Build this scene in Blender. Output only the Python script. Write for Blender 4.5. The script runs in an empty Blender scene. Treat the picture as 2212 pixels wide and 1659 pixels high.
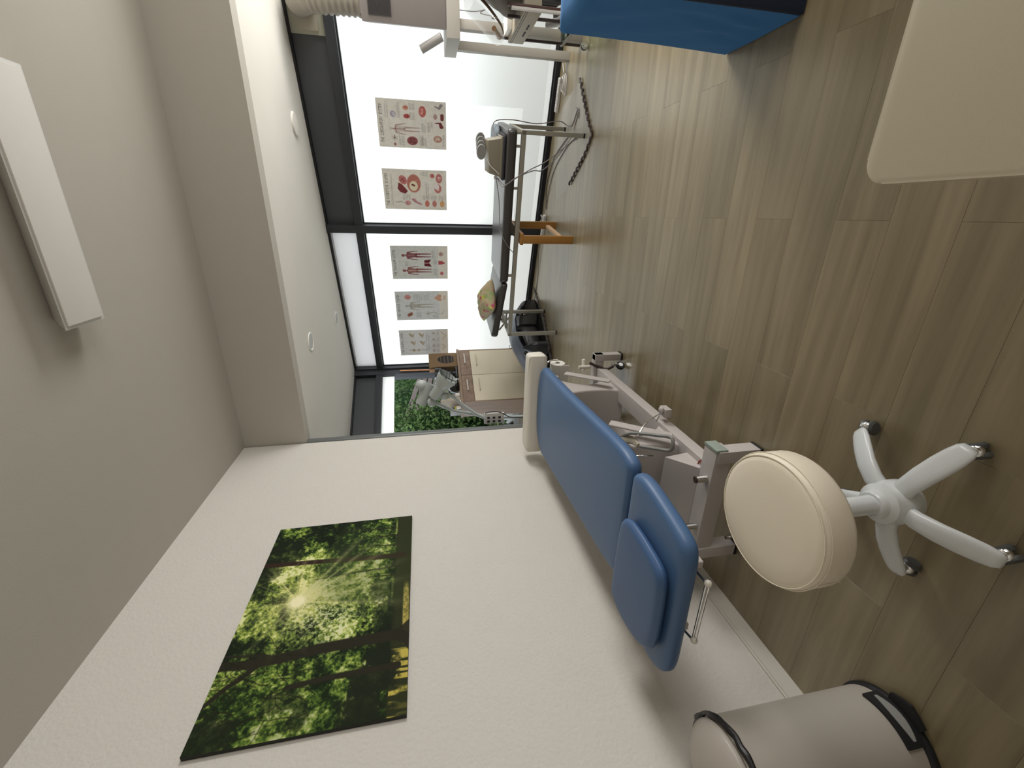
import bpy, bmesh, math, random
import numpy as np
from mathutils import Matrix, Vector

random.seed(7)
PI = math.pi
SC = bpy.context.scene
COL = SC.collection

# ------------------------------------------------------------------ camera
cam_data = bpy.data.cameras.new('camera')
cam_data.sensor_fit = 'HORIZONTAL'
cam_data.sensor_width = 36.0
cam_data.lens = 922.735 / 2212 * 36.0
cam_data.clip_start = 0.02
cam = bpy.data.objects.new('camera', cam_data)
COL.objects.link(cam)
RIGHT = Vector((0.930415, 0.362817, -0.051889))
DOWN = Vector((0.021279, -0.194813, -0.980610))
FWD = Vector((-0.365891, 0.911269, -0.188977))
# the photograph lies on its side: the image's x axis is the room's "down"
cm = Matrix((DOWN, RIGHT, -FWD)).transposed().to_4x4()
cm.translation = Vector((0, 0, 1.5))
cam.matrix_world = cm
SC.camera = cam

# ------------------------------------------------------------------ world
w = bpy.data.worlds.new('overcast_sky')
SC.world = w
w.use_nodes = True
bgn = w.node_tree.nodes['Background']
bgn.inputs[0].default_value = (0.86, 0.93, 1.0, 1)
bgn.inputs[1].default_value = 2.7

# ------------------------------------------------------------------ lights
PANE_EMIT = 0.30
def area(name, loc, rot, sx, sy, power, col=(1, 1, 1)):
    d = bpy.data.lights.new(name, 'AREA')
    d.shape = 'RECTANGLE'; d.size = sx; d.size_y = sy
    d.energy = power; d.color = col
    o = bpy.data.objects.new(name, d)
    o.location = loc; o.rotation_euler = rot
    COL.objects.link(o)
    return o
# added fill lamps, no such windows known, behind and right of the camera
area('fill_right', (3.1, 1.3, 1.35), (0, math.radians(90), 0), 1.3, 2.2, 58, (1.0, 0.98, 0.96))
area('fill_behind', (0.6, -1.7, 1.9), (math.radians(-90), 0, 0), 2.6, 1.2, 3, (1.0, 0.97, 0.93))
area('fill_far_right', (3.1, 4.0, 1.3), (0, math.radians(74), math.radians(15)), 1.9, 1.2, 185, (1.0, 0.99, 0.97))

SC.view_settings.view_transform = 'Standard'
SC.view_settings.look = 'None'
SC.view_settings.gamma = 1.0
SC.view_settings.use_curve_mapping = False
SC.view_settings.exposure = 0.0
SC.cycles.max_bounces = 8
SC.cycles.use_denoising = True

# ------------------------------------------------------------------ materials
def lin(h):
    if isinstance(h, str):
        h = h.lstrip('#')
        c = [int(h[i:i + 2], 16) / 255 for i in (0, 2, 4)]
        return tuple((x / 12.92) if x <= 0.04045 else ((x + 0.055) / 1.055) ** 2.4 for x in c)
    return tuple(h)
MATS = {}
def mat(name, col, rough=0.5, metal=0.0, bump=0.0, bscale=200.0, var=0.0, vscale=8.0, coat=0.0, trans=0.0, spec=0.5, sheen=0.0):
    if name in MATS: return MATS[name]
    m = bpy.data.materials.new(name); m.use_nodes = True
    nt = m.node_tree; p = nt.nodes['Principled BSDF']
    c = lin(col)
    p.inputs['Base Color'].default_value = (*c, 1)
    p.inputs['Roughness'].default_value = rough
    p.inputs['Metallic'].default_value = metal
    p.inputs['Coat Weight'].default_value = coat
    p.inputs['Transmission Weight'].default_value = trans
    p.inputs['Specular IOR Level'].default_value = spec
    p.inputs['Sheen Weight'].default_value = sheen
    tc = nt.nodes.new('ShaderNodeTexCoord')
    nz = nt.nodes.new('ShaderNodeTexNoise')
    nz.inputs['Scale'].default_value = vscale; nz.inputs['Detail'].default_value = 4
    nt.links.new(tc.outputs['Object'], nz.inputs['Vector'])
    mx = nt.nodes.new('ShaderNodeMix'); mx.data_type = 'RGBA'
    v = max(var, 0.02)
    mx.inputs[6].default_value = (*[x * (1 - v) for x in c], 1)
    mx.inputs[7].default_value = (*[min(1, x * (1 + v)) for x in c], 1)
    nt.links.new(nz.outputs['Fac'], mx.inputs[0])
    nt.links.new(mx.outputs[2], p.inputs['Base Color'])
    if bump:
        b = nt.nodes.new('ShaderNodeBump'); b.inputs['Strength'].default_value = bump
        b.inputs['Distance'].default_value = 0.004
        n2 = nt.nodes.new('ShaderNodeTexNoise'); n2.inputs['Scale'].default_value = bscale
        n2.inputs['Detail'].default_value = 3
        nt.links.new(tc.outputs['Object'], n2.inputs['Vector'])
        nt.links.new(n2.outputs['Fac'], b.inputs['Height'])
        nt.links.new(b.outputs['Normal'], p.inputs['Normal'])
    MATS[name] = m
    return m

def wood_mat(name, c1, c2, axis=0, scale=1.0, rough=0.45, rnd=True, spec=0.5, lo=0.86, hi=1.14):
    m = bpy.data.materials.new(name); m.use_nodes = True
    nt = m.node_tree; p = nt.nodes['Principled BSDF']
    p.inputs['Roughness'].default_value = rough
    p.inputs['Specular IOR Level'].default_value = spec
    tc = nt.nodes.new('ShaderNodeTexCoord')
    mp = nt.nodes.new('ShaderNodeMapping')
    sc = [14 * scale] * 3; sc[axis] = 0.9 * scale
    mp.inputs['Scale'].default_value = sc
    nt.links.new(tc.outputs['Object'], mp.inputs['Vector'])
    nz = nt.nodes.new('ShaderNodeTexNoise'); nz.noise_dimensions = '4D'
    nz.inputs['Scale'].default_value = 1.0; nz.inputs['Detail'].default_value = 8; nz.inputs['Roughness'].default_value = 0.62
    nz.inputs['Distortion'].default_value = 0.5
    nt.links.new(mp.outputs[0], nz.inputs['Vector'])
    oi = nt.nodes.new('ShaderNodeObjectInfo')
    mu = nt.nodes.new('ShaderNodeMath'); mu.operation = 'MULTIPLY'; mu.inputs[1].default_value = 37.0
    nt.links.new(oi.outputs['Random'], mu.inputs[0]); nt.links.new(mu.outputs[0], nz.inputs['W'])
    cr = nt.nodes.new('ShaderNodeValToRGB')
    cr.color_ramp.elements[0].position = 0.3; cr.color_ramp.elements[0].color = (*lin(c1), 1)
    cr.color_ramp.elements[1].position = 0.7; cr.color_ramp.elements[1].color = (*lin(c2), 1)
    nt.links.new(nz.outputs['Fac'], cr.inputs[0])
    out = cr.outputs[0]
    if rnd:
        hs = nt.nodes.new('ShaderNodeHueSaturation')
        mr = nt.nodes.new('ShaderNodeMapRange')
        mr.inputs['To Min'].default_value = lo; mr.inputs['To Max'].default_value = hi
        nt.links.new(oi.outputs['Random'], mr.inputs['Value'])
        nt.links.new(mr.outputs[0], hs.inputs['Value'])
        nt.links.new(out, hs.inputs['Color']); out = hs.outputs[0]
    nt.links.new(out, p.inputs['Base Color'])
    b = nt.nodes.new('ShaderNodeBump'); b.inputs['Strength'].default_value = 0.12; b.inputs['Distance'].default_value = 0.002
    nt.links.new(nz.outputs['Fac'], b.inputs['Height']); nt.links.new(b.outputs[0], p.inputs['Normal'])
    MATS[name] = m
    return m

def vcol_mat(name, rough=0.5, transl=0.0):
    m = bpy.data.materials.new(name); m.use_nodes = True
    nt = m.node_tree; p = nt.nodes['Principled BSDF']
    a = nt.nodes.new('ShaderNodeVertexColor'); a.layer_name = 'print'
    nt.links.new(a.outputs[0], p.inputs['Base Color'])
    p.inputs['Roughness'].default_value = rough; p.inputs['Specular IOR Level'].default_value = 0.12
    if transl:
        tr = nt.nodes.new('ShaderNodeBsdfTranslucent'); nt.links.new(a.outputs[0], tr.inputs[0])
        mx = nt.nodes.new('ShaderNodeMixShader'); mx.inputs[0].default_value = transl
        nt.links.new(p.outputs[0], mx.inputs[1]); nt.links.new(tr.outputs[0], mx.inputs[2]); nt.links.new(mx.outputs[0], nt.nodes['Material Output'].inputs[0])
    MATS[name] = m
    return m

def frosted_mat():
    m = bpy.data.materials.new('frosted_lit_pane'); m.use_nodes = True
    nt = m.node_tree; nt.nodes.clear()
    out = nt.nodes.new('ShaderNodeOutputMaterial')
    tr = nt.nodes.new('ShaderNodeBsdfTranslucent'); tr.inputs[0].default_value = (0.80, 0.81, 0.79, 1)
    em = nt.nodes.new('ShaderNodeEmission'); em.inputs[0].default_value = (1.0, 1.0, 0.965, 1); em.inputs[1].default_value = PANE_EMIT
    gl = nt.nodes.new('ShaderNodeBsdfGlossy'); gl.inputs['Roughness'].default_value = 0.25
    gl.inputs[0].default_value = (1, 1, 1, 1)
    mx = nt.nodes.new('ShaderNodeMixShader'); mx.inputs[0].default_value = 0.05
    ad = nt.nodes.new('ShaderNodeAddShader')
    nt.links.new(tr.outputs[0], mx.inputs[1]); nt.links.new(gl.outputs[0], mx.inputs[2])
    nt.links.new(mx.outputs[0], ad.inputs[0]); nt.links.new(em.outputs[0], ad.inputs[1])
    nt.links.new(ad.outputs[0], out.inputs[0])
    MATS['frosted'] = m
    return m

def backlit_mat(name, col, tcol):
    m = bpy.data.materials.new(name); m.use_nodes = True
    nt = m.node_tree; p = nt.nodes['Principled BSDF']; p.inputs['Base Color'].default_value = (*lin(col), 1); p.inputs['Roughness'].default_value = 0.35
    tr = nt.nodes.new('ShaderNodeBsdfTranslucent'); tr.inputs[0].default_value = (*tcol, 1)
    mx = nt.nodes.new('ShaderNodeMixShader'); mx.inputs[0].default_value = 0.75
    nt.links.new(p.outputs[0], mx.inputs[1]); nt.links.new(tr.outputs[0], mx.inputs[2]); nt.links.new(mx.outputs[0], nt.nodes['Material Output'].inputs[0])
    return m

def glass_mat(name, col=(1, 1, 1), alpha=0.9, rough=0.02):
    m = bpy.data.materials.new(name); m.use_nodes = True
    nt = m.node_tree; nt.nodes.clear()
    out = nt.nodes.new('ShaderNodeOutputMaterial')
    t = nt.nodes.new('ShaderNodeBsdfTransparent'); t.inputs[0].default_value = (*col, 1)
    g = nt.nodes.new('ShaderNodeBsdfGlossy'); g.inputs['Roughness'].default_value = rough
    fr = nt.nodes.new('ShaderNodeFresnel'); fr.inputs[0].default_value = 1.12
    mx = nt.nodes.new('ShaderNodeMixShader')
    nt.links.new(fr.outputs[0], mx.inputs[0]); nt.links.new(t.outputs[0], mx.inputs[1]); nt.links.new(g.outputs[0], mx.inputs[2])
    nt.links.new(mx.outputs[0], out.inputs[0])
    MATS[name] = m
    return m

def film_mat(name, col, mixf):
    m = bpy.data.materials.new(name); m.use_nodes = True
    nt = m.node_tree; p = nt.nodes['Principled BSDF']
    p.inputs['Base Color'].default_value = (*col, 1); p.inputs['Roughness'].default_value = 0.25
    out = nt.nodes['Material Output']
    t = nt.nodes.new('ShaderNodeBsdfTransparent')
    mx = nt.nodes.new('ShaderNodeMixShader'); mx.inputs[0].default_value = mixf
    nt.links.new(t.outputs[0], mx.inputs[1]); nt.links.new(p.outputs[0], mx.inputs[2]); nt.links.new(mx.outputs[0], out.inputs[0])
    MATS[name] = m
    return m

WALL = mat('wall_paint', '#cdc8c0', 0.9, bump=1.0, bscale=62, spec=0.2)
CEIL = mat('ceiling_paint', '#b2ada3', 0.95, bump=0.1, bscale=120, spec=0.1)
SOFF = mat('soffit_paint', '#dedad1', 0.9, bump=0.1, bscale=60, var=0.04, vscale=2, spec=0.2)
WHITE = mat('white_lacquer', '#cfcdc8', 0.4)
SKIRT = mat('skirting_paint', '#cfcabf', 0.5)
ANTH = mat('anthracite_aluminium', '#34363a', 0.45, metal=0.2)
ANTHP = mat('anthracite_panel', '#45474a', 0.5)
BLACKR = mat('black_rubber', '#121214', 0.6)
POSTG = mat('grey_post_paint', '#5f6260', 0.35)
BEDF = mat('bed_frame_enamel', '#b9b2ae', 0.35)
BLUE = mat('blue_vinyl', '#456389', 0.42, bump=0.06, bscale=500, var=0.03, spec=0.45)
BLUEP = mat('blue_vinyl_pillow', '#3d5b83', 0.45, bump=0.06, bscale=500, var=0.03)
CREAM = mat('cream_vinyl', '#e6dcc8', 0.42, bump=0.05, bscale=400, var=0.03)
OFFW = mat('off_white_vinyl', '#dad4c8', 0.45, bump=0.05, bscale=300)
STOOLW = mat('white_stool_plastic', '#d5d8d8', 0.22)
CHROME = mat('chrome', '#d8d8d6', 0.12, metal=1.0)
STEEL = mat('brushed_steel', '#a8a49c', 0.35, metal=0.8)
PAINTM = mat('grey_tube_paint', '#9c978a', 0.4, metal=0.3)
DESK = mat('desk_laminate', '#bdb49c', 0.45, bump=0.03, bscale=300)
DARKV = mat('dark_grey_vinyl', '#3a3633', 0.3, bump=0.05, bscale=300)
GLOSSB = mat('glossy_black', '#0c0d10', 0.12, coat=0.5)
SATING = mat('satin_grey', '#5a5f6a', 0.3)
PLASTW = mat('white_plastic', '#d2cfca', 0.4)
PLASTB = mat('beige_plastic', '#a79e8c', 0.45)
PLASTG = mat('grey_plastic', '#8b8a86', 0.45)
LAMPG = mat('silver_lamp_plastic', '#aab0ad', 0.38)
CABF = mat('cabinet_beige_front', '#d8ccb4', 0.5)
WOODD = wood_mat('cabinet_oak', '#7d6552', '#9a826c', axis=2, rough=0.5, rnd=False)
WOODH = wood_mat('drawer_oak', '#75594a', '#97806b', axis=0, rough=0.5, rnd=False)
WOODS = wood_mat('stool_pine', '#8a5d25', '#b07f3c', axis=2, scale=1.5, rough=0.5, rnd=False)
WOODL = wood_mat('stretcher_pine', '#c09a70', '#dcb890', axis=1, scale=1.5, rough=0.5, rnd=False)
PLANK = wood_mat('oak_plank', '#6d6045', '#948669', axis=0, scale=1.0, rough=0.36, spec=0.6, lo=0.93, hi=1.08)
for _n in PLANK.node_tree.nodes:
    if _n.type == 'BSDF_PRINCIPLED':
        _n.inputs['Coat Weight'].default_value = 0.55; _n.inputs['Coat Roughness'].default_value = 0.3
PAPER = mat('tissue_paper', '#d8d4cc', 0.9)
CARD = mat('brown_cardboard', '#846a4c', 0.8, var=0.06)
COPPER = mat('copper_tube', '#c8906c', 0.35, metal=0.6)
TAUPE = mat('taupe_leather', '#5c5347', 0.45, bump=0.1, bscale=60)
BROWND = mat('dark_brown_edge', '#3a2a26', 0.5)
BAG = mat('black_bin_bag', '#141216', 0.35, bump=0.6, bscale=40)
BINW = mat('bin_enamel', '#aaa399', 0.4)
COVER = mat('blue_cotton_cover', '#4276ac', 0.9, bump=0.7, bscale=16, var=0.05, spec=0.2)
NAVY = mat('navy_band', '#0d1c33', 0.8)
FROST = frosted_mat()
GLASS = glass_mat('clear_glass')
TEAL = glass_mat('greenish_glass_shelf', (0.75, 0.85, 0.8))
CLEARP = film_mat('clear_plastic_film', (0.85, 0.85, 0.85), 0.22)
MATF = film_mat('clear_floor_mat_plastic', (0.72, 0.71, 0.68), 0.16)
DIFF = mat('light_diffuser', '#d6d2cb', 0.45)
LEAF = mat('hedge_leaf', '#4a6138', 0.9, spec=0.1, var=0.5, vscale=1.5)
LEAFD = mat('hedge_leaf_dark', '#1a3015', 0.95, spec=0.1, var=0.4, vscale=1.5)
BARK = mat('hedge_stem', '#3a3026', 0.8)
FENCEM = mat('brown_fence_board', '#54463f', 0.7, var=0.2, vscale=3)
LAWN = mat('terrace_ground', '#74756f', 0.9, var=0.2)
PRINTM = vcol_mat('printed_canvas', 0.8)
POSTERM = vcol_mat('printed_poster', 0.6, 0.22)
RED = mat('red_marker', '#8a3a2a', 0.5)

# ------------------------------------------------------------------ geometry helpers
class G:
    def __init__(s, M=None):
        s.bm = bmesh.new(); s.M = M or Matrix.Identity(4)
    def _v(s, p): return s.bm.verts.new(s.M @ Vector(p))
    def box(s, a, b, bev=0.0, seg=2):
        x0, y0, z0 = [min(a[i], b[i]) for i in range(3)]; x1, y1, z1 = [max(a[i], b[i]) for i in range(3)]
        return s.hexa([(x0, y0, z0), (x1, y0, z0), (x1, y1, z0), (x0, y1, z0), (x0, y0, z1), (x1, y0, z1), (x1, y1, z1), (x0, y1, z1)], bev, seg)
    def hexa(s, c, bev=0.0, seg=2):
        v = [s._v(p) for p in c]
        fs = [s.bm.faces.new([v[i] for i in q]) for q in ((3, 2, 1, 0), (4, 5, 6, 7), (0, 1, 5, 4), (1, 2, 6, 5), (2, 3, 7, 6), (3, 0, 4, 7))]
        if bev > 0:
            es = set(e for f in fs for e in f.edges)
            bmesh.ops.bevel(s.bm, geom=list(es), offset=bev, segments=seg, affect='EDGES', profile=0.7)
        return s
    def bar(s, p, q, w, h, up=(0, 0, 1), bev=0.003):
        p = Vector(p); q = Vector(q); d = (q - p).normalized(); u = Vector(up)
        sd = d.cross(u).normalized(); u = sd.cross(d).normalized()
        a = sd * w / 2; b = u * h / 2
        return s.hexa([p - a - b, q - a - b, q + a - b, p + a - b, p - a + b, q - a + b, q + a + b, p + a + b], bev, 1)
    def rings(s, rings, cap0=True, cap1=True, closed=False):
        R = [[s._v(p) for p in r] for r in rings]
        n = len(R[0]); m = len(R)
        for i in range(m if closed else m - 1):
            A = R[i]; B = R[(i + 1) % m]
            for j in range(n):
                k = (j + 1) % n
                try: s.bm.faces.new((A[j], A[k], B[k], B[j]))
                except ValueError: pass
        if not closed:
            if cap0: s.bm.faces.new(R[0][::-1])
            if cap1: s.bm.faces.new(R[-1])
        return s
    def lathe(s, prof, c=(0, 0, 0), ax=(0, 0, 1), n=24, cap0=True, cap1=True):
        ax = Vector(ax).normalized(); t = Vector((1, 0, 0)) if abs(ax.x) < 0.9 else Vector((0, 1, 0))
        u = ax.cross(t).normalized(); v = ax.cross(u); c = Vector(c)
        rs = []
        for r, h in prof:
            r = max(r, 1e-4)
            rs.append([c + ax * h + (u * math.cos(2 * PI * j / n) + v * math.sin(2 * PI * j / n)) * r for j in range(n)])
        return s.rings(rs, cap0, cap1)
    def cyl(s, p, q, r0, r1=None, n=16):
        p = Vector(p); q = Vector(q); L = (q - p).length
        return s.lathe([(r0, 0), (r0 if r1 is None else r1, L)], p, q - p, n)
    def tube(s, pts, r, n=8, closed=False, smooth=4, flat=None):
        P = [Vector(p) for p in pts]
        rr = r if isinstance(r, (list, tuple)) else [r] * len(P)
        if smooth and len(P) > 2:
            Q = []; RR = []; m = len(P)
            for i in range(m if closed else m - 1):
                if closed: a, b, c, d = P[i - 1], P[i], P[(i + 1) % m], P[(i + 2) % m]
                else: a, b, c, d = P[max(i - 1, 0)], P[i], P[i + 1], P[min(i + 2, m - 1)]
                for k in range(smooth):
                    t = k / smooth
                    Q.append(0.5 * ((2 * b) + (c - a) * t + (2 * a - 5 * b + 4 * c - d) * t * t + (3 * b - a - 3 * c + d) * t ** 3))
                    RR.append(rr[i] * (1 - t) + rr[(i + 1) % m] * t)
            if not closed: Q.append(P[-1]); RR.append(rr[-1])
            P, rr = Q, RR
        rs = []; up = Vector((0.13, 0.21, 0.97)); m = len(P)
        pu = None
        for i, p in enumerate(P):
            if closed: t = (P[(i + 1) % m] - P[i - 1])
            else: t = P[min(i + 1, m - 1)] - P[max(i - 1, 0)]
            t.normalize()
            if pu is None:
                u = t.cross(up)
                if u.length < 1e-3: u = t.cross(Vector((1, 0, 0)))
            else: u = pu - t * pu.dot(t)
            u.normalize(); pu = u; v = t.cross(u)
            fa = flat or 1.0
            rs.append([p + (u * math.cos(2 * PI * j / n) + v * math.sin(2 * PI * j / n) * fa) * rr[i] for j in range(n)])
        return s.rings(rs, closed=closed)
    def prism(s, poly, z0, z1, bev=0.0, seg=2):
        a = [s._v((x, y, z0)) for x, y in poly]; b = [s._v((x, y, z1)) for x, y in poly]; n = len(poly)
        fs = [s.bm.faces.new(a[::-1]), s.bm.faces.new(b)]
        for i in range(n): fs.append(s.bm.faces.new((a[i], a[(i + 1) % n], b[(i + 1) % n], b[i])))
        if bev:
            es = set(fs[0].edges) | set(fs[1].edges)
            bmesh.ops.bevel(s.bm, geom=list(es), offset=bev, segments=seg, affect='EDGES', profile=0.7)
        return s
    def pad(s, poly, z0, z1, r=0.015, crown=0.006, zf=None, seg=4):
        """soft upholstered slab following an outline; zf(x,y) adds height"""
        P = [Vector((x, y)) for x, y in poly]; n = len(P); c = sum(P, Vector((0, 0))) / n
        area_ = sum(P[i].x * P[(i + 1) % n].y - P[(i + 1) % n].x * P[i].y for i in range(n))
        if area_ < 0: P = P[::-1]
        N = []
        for i in range(n):
            d = (P[(i + 1) % n] - P[i - 1]).normalized(); N.append(Vector((d.y, -d.x)))
        f = zf or (lambda x, y: 0.0)
        rs = []
        def ring(ins, z, add=0.0):
            rs.append([(P[i].x - N[i].x * ins, P[i].y - N[i].y * ins, z + add + f(P[i].x, P[i].y)) for i in range(n)])
        for k in range(seg + 1):
            t = PI / 2 * k / seg; ring(r * (1 - math.sin(t)), z0 + r * (1 - math.cos(t)))
        for k in range(1, seg + 1):
            t = PI / 2 * k / seg; ring(r * (1 - math.cos(t)), z1 - r * (1 - math.sin(t)))
        base = rs[-1]
        for k in (0.88, 0.65, 0.35, 0.05):
            rs.append([(c.x + (p[0] - c.x) * k, c.y + (p[1] - c.y) * k, z1 + crown * (1 - k * k) + f(c.x + (p[0] - c.x) * k, c.y + (p[1] - c.y) * k)) for p in base])
        return s.rings(rs)
    def ball(s, c, r, n=16, m=10, M=None):
        r = (r, r, r) if not isinstance(r, (tuple, list)) else r
        rs = []
        for i in range(m + 1):
            t = PI * (0.02 + 0.96 * i / m)
            ring = []
            for j in range(n):
                p = Vector((r[0] * math.sin(t) * math.cos(2 * PI * j / n), r[1] * math.sin(t) * math.sin(2 * PI * j / n), -r[2] * math.cos(t)))
                if M: p = M @ p
                ring.append(Vector(c) + p)
            rs.append(ring)
        return s.rings(rs)

PM = {}
def obj(name, g, m, parent=None, smooth=True, auto=35):
    """g: a G in world coordinates"""
    bm = g.bm
    if parent is not None: bm.transform(PM[parent.name].inverted())
    bmesh.ops.recalc_face_normals(bm, faces=bm.faces[:])
    me = bpy.data.meshes.new(name); bm.to_mesh(me); bm.free()
    ms = m if isinstance(m, (list, tuple)) else [m]
    for x in ms: me.materials.append(x)
    o = bpy.data.objects.new(name, me); COL.objects.link(o)
    if smooth:
        me.shade_smooth()
        try: me.set_sharp_from_angle(angle=math.radians(auto))
        except Exception: pass
    if parent is not None:
        o.parent = parent; PM[o.name] = PM[parent.name]
    else: PM[o.name] = Matrix.Identity(4)
    return o
def tag(o, label=None, cat=None, group=None, kind=None):
    if label: o['label'] = label
    if cat: o['category'] = cat
    if group: o['group'] = group
    if kind: o['kind'] = kind
    return o
def thing(name, label, cat, loc, group=None, rotz=0, kind=None):
    o = bpy.data.objects.new(name, None); COL.objects.link(o)
    o.empty_display_size = 0.05
    M = Matrix.Translation(Vector(loc)) @ Matrix.Rotation(rotz, 4, 'Z')
    o.location = loc; o.rotation_euler = (0, 0, rotz)
    PM[o.name] = M
    return tag(o, label, cat, group, kind)
def struct(name, g, m, label=None, cat='wall', smooth=False):
    o = obj(name, g, m, None, smooth); tag(o, label, cat, kind='structure'); return o
def roundrect(x0, y0, x1, y1, r, n=6):
    out = []
    for cx, cy, a in ((x1 - r, y0 + r, -PI / 2), (x1 - r, y1 - r, 0), (x0 + r, y1 - r, PI / 2), (x0 + r, y0 + r, PI)):
        for k in range(n + 1):
            t = a + PI / 2 * k / n; out.append((cx + r * math.cos(t), cy + r * math.sin(t)))
    return out
def smoothpoly(pts, it=2):
    P = [Vector(p) for p in pts]
    for _ in range(it):
        Q = []
        for i in range(len(P)):
            a, b = P[i], P[(i + 1) % len(P)]
            Q += [a * 0.75 + b * 0.25, a * 0.25 + b * 0.75]
        P = Q
    return [tuple(p) for p in P]

# local frames of the two glazed walls (x along the wall, y outwards, z up)
A2 = Vector((0.943, -0.333, 0)).normalized(); N2 = Vector((0.333, 0.943, 0)).normalized()
DW = 5.32
W1 = Matrix((A2, N2, Vector((0, 0, 1)))).transposed().to_4x4(); W1.translation = N2 * DW
GD = Vector((0.5225, 0.8526, 0)).normalized(); N3 = Vector((0.8526, -0.5225, 0)).normalized()
CR = Vector((-2.24, 6.43, 0))
W2 = Matrix((GD, -N3, Vector((0, 0, 1)))).transposed().to_4x4(); W2.translation = CR   # y = outwards
ZT = 2.62

# ------------------------------------------------------------------ setting: walls, ceiling
XL = -1.89; XR = 3.2; YB = -1.8; YE = 3.57
struct('wall_left', G().box((XL - 0.16, YB, 0), (XL, YE, 3.1)), WALL, 'white plastered wall on the left, carrying the forest picture')
struct('wall_back', G().box((XL - 0.16, YB - 0.12, 0), (XR + 0.12, YB, 3.1)), WALL, 'white wall behind the camera')
struct('wall_right', G().box((XR, YB, 0), (XR + 0.12, 4.6, 3.1)), WALL, 'white wall on the far right, outside the picture')
struct('wall_alcove', G().box((-4.3, 3.40, 0), (XL - 0.16, 3.52, 2.66)), WALL, 'white wall hidden behind the end of the left wall')
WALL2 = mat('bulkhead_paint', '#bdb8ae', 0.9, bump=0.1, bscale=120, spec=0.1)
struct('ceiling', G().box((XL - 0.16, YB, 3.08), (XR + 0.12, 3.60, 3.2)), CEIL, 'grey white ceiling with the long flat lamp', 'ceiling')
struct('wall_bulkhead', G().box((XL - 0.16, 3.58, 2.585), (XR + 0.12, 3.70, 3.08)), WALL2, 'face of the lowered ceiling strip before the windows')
g = G()
c1 = W1 @ Vector((-4.24, 0.12, 0)); c2 = W1 @ Vector((2.3, 0.12, 0)); c3 = W2 @ Vector((-3.6, 0.1, 0))
pts = [(XL - 0.16, 3.69, 2.597), (XR + 0.1, 3.69, 2.597), (c2.x, c2.y, 2.597), (c1.x, c1.y, 2.597), (c3.x, c3.y, 2.597), (-4.3, 3.45, 2.597)]
lo = [g._v(p) for p in pts]; hi = [g._v((p[0], p[1], p[2] + 0.25)) for p in pts]
g.bm.faces.new(lo); g.bm.faces.new(hi[::-1])
for i in range(6): g.bm.faces.new((lo[i], lo[(i + 1) % 6], hi[(i + 1) % 6], hi[i]))
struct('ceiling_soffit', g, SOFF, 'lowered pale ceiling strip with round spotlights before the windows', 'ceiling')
# skirting on the left wall
g = G(); g.box((XL, YB, 0), (XL + 0.014, YE, 0.075)); g.box((XL, YB, 0.075), (XL + 0.009, YE, 0.085))
struct('baseboard_left', g, SKIRT, 'pale skirting board along the left wall', 'baseboard')
# rounded grey post closing the end of the left wall
g = G(); g.prism(roundrect(XL - 0.19, YE, XL + 0.012, YE + 0.085, 0.03, 5), 0, 2.59)
struct('trim_1', g, POSTG, 'dark grey rounded post at the end of the left wall', 'post', smooth=True)

# ------------------------------------------------------------------ floor of oak planks
fl = thing('floor', 'oak plank floor', 'floor', (0, 0, 0), kind='structure')
g = G(); g.box((-4.3, YB, -0.03), (XR, 6.6, -0.0035)); obj('subfloor', g, mat('joint_dark', '#4e4434', 0.8), fl, False)
def plank_mesh(x0, x1, y0, y1):
    g = G(); e = 0.0002; c = 0.0004
    xs0, xs1, ys0, ys1 = x0 + e, x1 - e, y0 + e, y1 - e
    cx, cy = (x0 + x1) / 2, (y0 + y1) / 2
    lo = [(xs0, ys0), (xs1, ys0), (xs1, ys1), (xs0, ys1)]
    hi = [(xs0 + c, ys0 + c), (xs1 - c, ys0 + c), (xs1 - c, ys1 - c), (xs0 + c, ys1 - c)]
    g.rings([[(x - cx, y - cy, -0.003) for x, y in lo], [(x - cx, y - cy, -0.0005) for x, y in lo], [(x - cx, y - cy, 0) for x, y in hi]], cap0=False)
    return g, cx, cy
PW = 0.2025; PL = 1.25
rows = range(-15, 27)
shared = None; npl = 0
gback = G()
def inside_far(x, y):
    p = W1.inverted() @ Vector((x, y, 0)); q = W2.inverted() @ Vector((x, y, 0))
    return p.y < 0.02 and q.y < 0.02
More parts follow.
